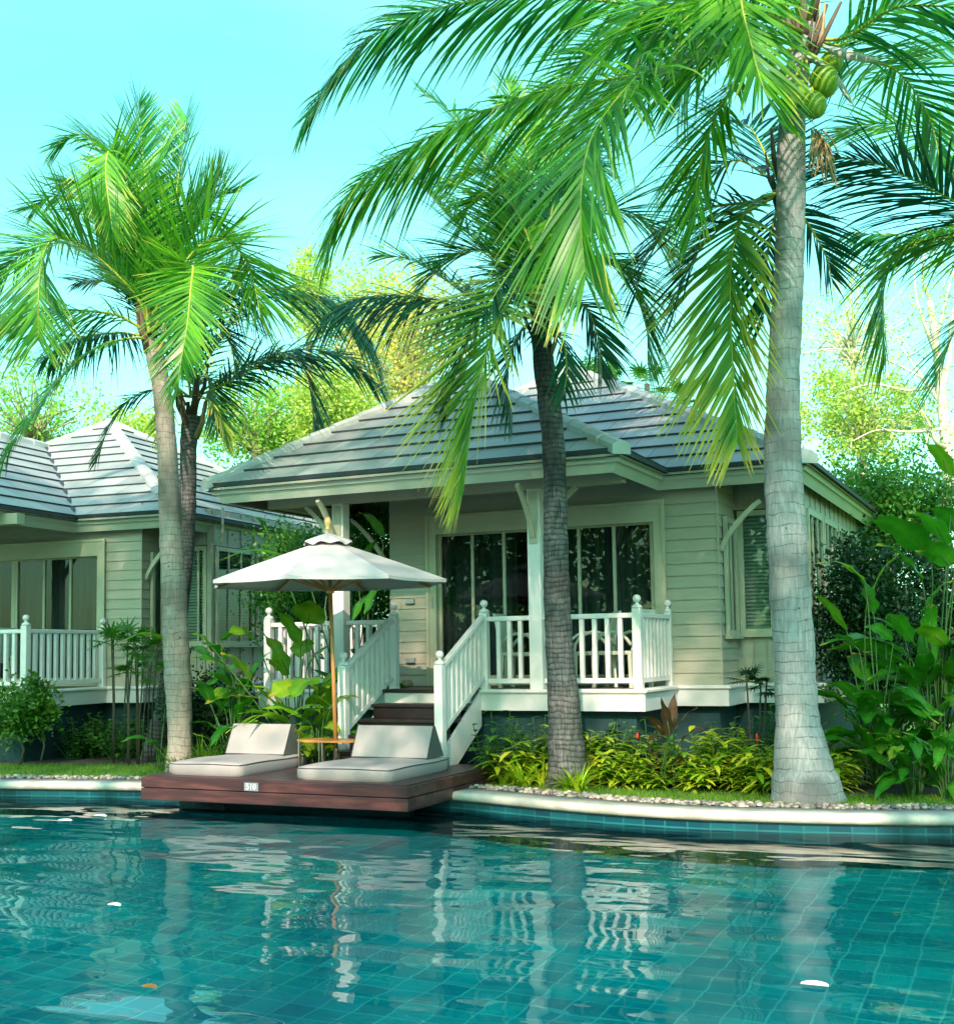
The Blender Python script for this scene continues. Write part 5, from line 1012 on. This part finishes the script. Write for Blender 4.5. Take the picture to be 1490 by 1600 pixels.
pr = [bedplant(130+i, 'bedg', .55, 14, .15, .045, lab='green bedding plant with a red flower spike, right of the dark palm trunk', group='red flowering plants', flower='red') for i in range(1)]
scatter(pr, [(-1.95,-.35,GZ),(-.62,-.2,GZ)], 5, .8, .9)
pr = [bedplant(140+i, 'lf_green', .50, 18, .11, .06, lab='round leaved green bedding plant in the bed of the left bungalow', group=gB, spread=.3) for i in range(4)]
sp = []
for k in range(44):
    u = -30+285*((k*.618) % 1); v = 1190-6*((k*.37) % 1)*3; q = atz(u, v, GZ); q = q+_F0*rs.uniform(.1, 1.0); sp.append((q.x, q.y, GZ))
scatter(pr, sp, 6, .8, 1.3)
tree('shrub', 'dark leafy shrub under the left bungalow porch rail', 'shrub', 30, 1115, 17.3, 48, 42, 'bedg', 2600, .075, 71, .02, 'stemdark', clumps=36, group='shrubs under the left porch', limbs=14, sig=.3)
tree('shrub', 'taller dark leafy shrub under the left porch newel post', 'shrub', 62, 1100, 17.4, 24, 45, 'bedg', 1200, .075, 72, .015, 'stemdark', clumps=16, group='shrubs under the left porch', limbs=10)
def strap(seed, h, n, mat, lab, group, w_=.012):
    rs = np.random.RandomState(seed); t = thing('grass_clump', lab, 'grass clump', (0, 0, -50), 0, group); V = []; F = []; TI = []
    for k in range(n):
        a = rs.rand()*6.28; D = np.array([math.cos(a)*.35, math.sin(a)*.35, 1.]); D /= np.linalg.norm(D); p = np.array([math.cos(a), math.sin(a), 0])*.05*rs.rand(); L = h*rs.uniform(.6, 1.25); S_ = np.array([-math.sin(a), math.cos(a), 0]); b0 = len(V); r0 = rs.rand(); bend = rs.uniform(.05, .3)
        for i in range(6): ww = w_*(1-(i/5)**2)+.0008; V += [p-S_*ww, p+S_*ww]; TI += [(r0, i/5)]*2; D = D+np.array([math.cos(a)*bend, math.sin(a)*bend, -bend]); D /= np.linalg.norm(D); p = p+D*L/5
        F += [(b0+2*i, b0+2*i+1, b0+2*i+3, b0+2*i+2) for i in range(5)]
    npmesh('blades', V, F, M[mat], t, tint=np.array(TI)); return t
pr = [strap(150+i, .5, 60, 'bedg' if i % 2 else 'grass', 'strappy green grass clump behind the left sunbed', gC) for i in range(3)]
sp = []
for k in range(34):
    sp.append((-8.1+2.4*((k*.618) % 1), -.65+.6*((k*.37) % 1), GZ)) if k % 3 else sp.append((-7.9+.9*((k*.618) % 1), -1.1+.5*((k*.37) % 1), GZ))
scatter(pr, sp, 7, .7, 1.15)
pr = [strap(160+i, .34, 40, 'bed', 'bright yellow green grassy clump beside the platform end', 'grassy clumps beside the platform', .014) for i in range(2)]
scatter(pr, [(-3.3,-1.05,GZ),(-3.15,-.95,GZ),(-3.0,-1.2,GZ),(-3.35,-.8,GZ),(-2.85,-1.05,GZ),(-3.4,-.5,GZ),(-3.2,-.7,GZ),(-2.45,-1.3,GZ),(-2.3,-1.35,GZ)], 8, .8, 1.3)
# garden lamp
q = Vector((-3.32, -1.02, 0)); t = thing('garden_lamp', 'small bronze mushroom lamp among the yellow green plants', 'garden lamp', (q.x, q.y, GZ))
m = MB(); m.tube([(0, 0, 0), (0, 0, .30)], .022, 10); m.build('stem', M['lampcap'], t, smooth=True); m = MB(); m.lathe([(.09, 0), (.095, .012), (.05, .045), (.02, .06), (.004, .066)], (0, 0, .31), 16); m.build('cap', M['lampcap'], t, smooth=True)
# ------------------------------------------------------------------ lawn blades, pebbles, petals
rs = np.random.RandomState(33); n = 120000; i = rs.randint(0, len(bk)-1, n); f = rs.rand(n, 1); P = bk[i]*(1-f)+bk[i+1]*f; NN = nrm[i]; off_ = rs.uniform(.16, 1.95, (n, 1)); off_[:, 0] = np.where(P[:, 0] > -6.5, .16+(off_[:, 0]-.16)*.55, off_[:, 0]); P = P-NN*off_; keep = (P[:, 0] > -12) & (P[:, 0] < 4) & ~((P[:, 0] > PX0) & (P[:, 0] < PX1+.05)); P = P[keep]; n = len(P)
a = rs.rand(n)*6.28; h = rs.uniform(.02, .06, n); D = np.stack([np.cos(a)*h*.6, np.sin(a)*h*.6, h], 1); S_ = np.stack([-np.sin(a), np.cos(a), 0*a], 1)*.003; B0 = np.hstack([P, np.full((n, 1), GZ)]); V = np.stack([B0-S_, B0+S_, B0+D], 1).reshape(-1, 3); F = np.arange(3*n).reshape(-1, 3)
tag(npmesh('grass', V, F, M['grass'], tint=np.repeat(np.stack([rs.rand(n), rs.rand(n)*.3], 1), 3, axis=0)), 'short green lawn grass between pebbles and beds', 'grass', kind='stuff')
bm_ = [(math.cos(a)*math.cos(e), math.sin(a)*math.cos(e), math.sin(e)) for e in (R(-50), R(0), R(50)) for a in [k*math.pi/4 for k in range(8)]]; bv = np.array([(0, 0, -1)]+bm_+[(0, 0, 1)]); bf = []
for k in range(8):
    k2 = (k+1) % 8; bf += [(0, 1+k2, 1+k, 1+k), (25, 17+k, 17+k2, 17+k2)]
    for r in range(2): bf.append((1+8*r+k, 1+8*r+k2, 9+8*r+k2, 9+8*r+k))
tri = [(q[0], q[1], q[2]) for q in bf if len(set(q)) == 3 or q[2] == q[3]]; quads = [q for q in bf if len(set(q)) == 4]
tri += [(q[0], q[1], q[2]) for q in quads] + [(q[0], q[2], q[3]) for q in quads]; bf = np.array(sorted(set(tri)))
n = 5200; i = rs.randint(0, len(bk)-1, n); f = rs.rand(n, 1); P = bk[i]*(1-f)+bk[i+1]*f; P = P-nrm[i]*rs.uniform(.0, .24, (n, 1)); keep = (P[:, 0] > -11.5) & (P[:, 0] < 3.5) & ~((P[:, 0] > PX0+.1) & (P[:, 0] < PX1-.1)); P = P[keep]; n = len(P); s_ = rs.uniform(.014, .034, (n, 1)); sc3 = np.hstack([s_*rs.uniform(.9, 1.6, (n, 1)), s_*rs.uniform(.8, 1.2, (n, 1)), s_*rs.uniform(.5, .8, (n, 1))]); a = rs.rand(n)*6.28
X = bv[None]*sc3[:, None]; V = np.stack([X[..., 0]*np.cos(a)[:, None]-X[..., 1]*np.sin(a)[:, None]+P[:, :1], X[..., 0]*np.sin(a)[:, None]+X[..., 1]*np.cos(a)[:, None]+P[:, 1:2], X[..., 2]+GZ+.012+rs.uniform(0, .025, (n, 1))], 2).reshape(-1, 3)
F = (bf[None]+(np.arange(n)*26)[:, None, None]).reshape(-1, 3); tag(npmesh('pebbles', V, F, M['pebble'], tint=np.repeat(np.stack([rs.rand(n), rs.rand(n)*.3], 1), 26, axis=0), smooth=True), 'brown and grey river pebbles along the pool coping', 'pebbles', kind='stuff')
for k, (u, v, r, mt, l) in enumerate([(1272,1541,.055,'petal','white petal floating in the right half of the pool'),(177,1416,.045,'petal','small white petal floating in the left half of the pool'),(232,1545,.04,'orangeleaf','orange leaf floating near the lower left of the pool'),(100,1283,.07,'petal','white petal floating near the left coping, left one'),(155,1276,.07,'petal','white petal floating near the left coping, right one')]):
    q = atz(u, v, WZ+.004); m = MB(); vs = [(0, 0, .006)]+[(r*math.cos(a_)*(1.25+.1*math.sin(3*a_)), r*math.sin(a_)*.8, .004+.012*abs(math.sin(a_))) for a_ in [j*math.pi/8 for j in range(16)]]; m.add(vs, [(0, 1+j, 1+(j+1) % 16) for j in range(16)]); o = m.build('floating_petal' if mt == 'petal' else 'floating_leaf', M[mt], smooth=True); o.location = q; tag(o, l, 'petal' if mt == 'petal' else 'leaf')
# ------------------------------------------------------------------ unseen trees on the viewer's side of the pool, crowns placed to shade the house
def shade(x, y, z, rx, rz, n, seed, label, mat='lf_green', size=.22):
    rs = np.random.RandomState(seed); t = thing('tree', label, 'tree', (x, y, GZ), 0, 'trees behind the viewer'); k = rs.normal(0, 1, (50, 3)); k /= np.linalg.norm(k, axis=1)[:, None]; cc = k*rs.rand(50, 1)**.4*np.array([rx, rx, rz])+np.array([0, 0, z-GZ])
    V, F, T = leafcloud(n, np.hstack([cc, np.full((50, 1), 1.)]), .55, size, rs); npmesh('crown', V, F, M[mat], t, tint=T); m = MB(); m.tube([(0, 0, -.1), (.2, 0, (z-GZ)*.5), (0, 0, z-GZ)], [.28, .22, .1], 9); m.build('trunk', M['bark'], t, smooth=True)
#SHADE
for k, (x, y, z, rx, rz, n) in enumerate([(-5.6,-24,16.6,3.0,2.0,8000),(-2.2,-24,15.8,2.4,1.5,3000),(2.6,-24.5,18.0,3.0,2.2,5600),(7.2,-24,16.6,2.9,2.3,4600)]):
    shade(x, y, z, rx, rz, n, 201+k, ['broad tree across the pool, far left of the viewer', 'broad tree across the pool, just left of the viewer', 'broad tree across the pool, just right of the viewer', 'broad tree across the pool, far right of the viewer'][k])
for k, (x, y, z) in enumerate([(1.6,-22,12.2),(6.5,-22.5,13.2),(-4.0,-22.5,13.0)]):
    shade(x, y, z, 2.2, 1.2, 1300, 221+k, ['small tree across the pool, nearest the viewer', 'small tree across the pool, to the right of the viewer', 'small tree across the pool, to the left of the viewer'][k])
for k in range(9):  # unseen hedge row, raised to block low sky light and darken reflections
    rs = np.random.RandomState(300+k); x = -22+5.2*k; y = -28-(k % 3); hh = 9.5+2.5*rs.rand(); t = thing('hedge_tree', 'tall dense hedge tree across the pool behind the viewer', 'tree', (x, y, GZ), 0, 'hedge trees across the pool'); cc = np.hstack([rs.uniform(-1, 1, (40, 3))*np.array([2.6, 1.0, hh/2])+np.array([0, 0, hh/2]), np.ones((40, 1))])
    V, F, T = leafcloud(4200, cc, .6, .45, rs); V[:, 2] = np.maximum(V[:, 2], .02); npmesh('foliage', V, F, M['lf_green'], t, tint=T); m = MB(); m.tube([(0, 0, -.1), (.1, 0, hh*.6)], [.12, .06], 7); m.build('stem', M['bark'], t)
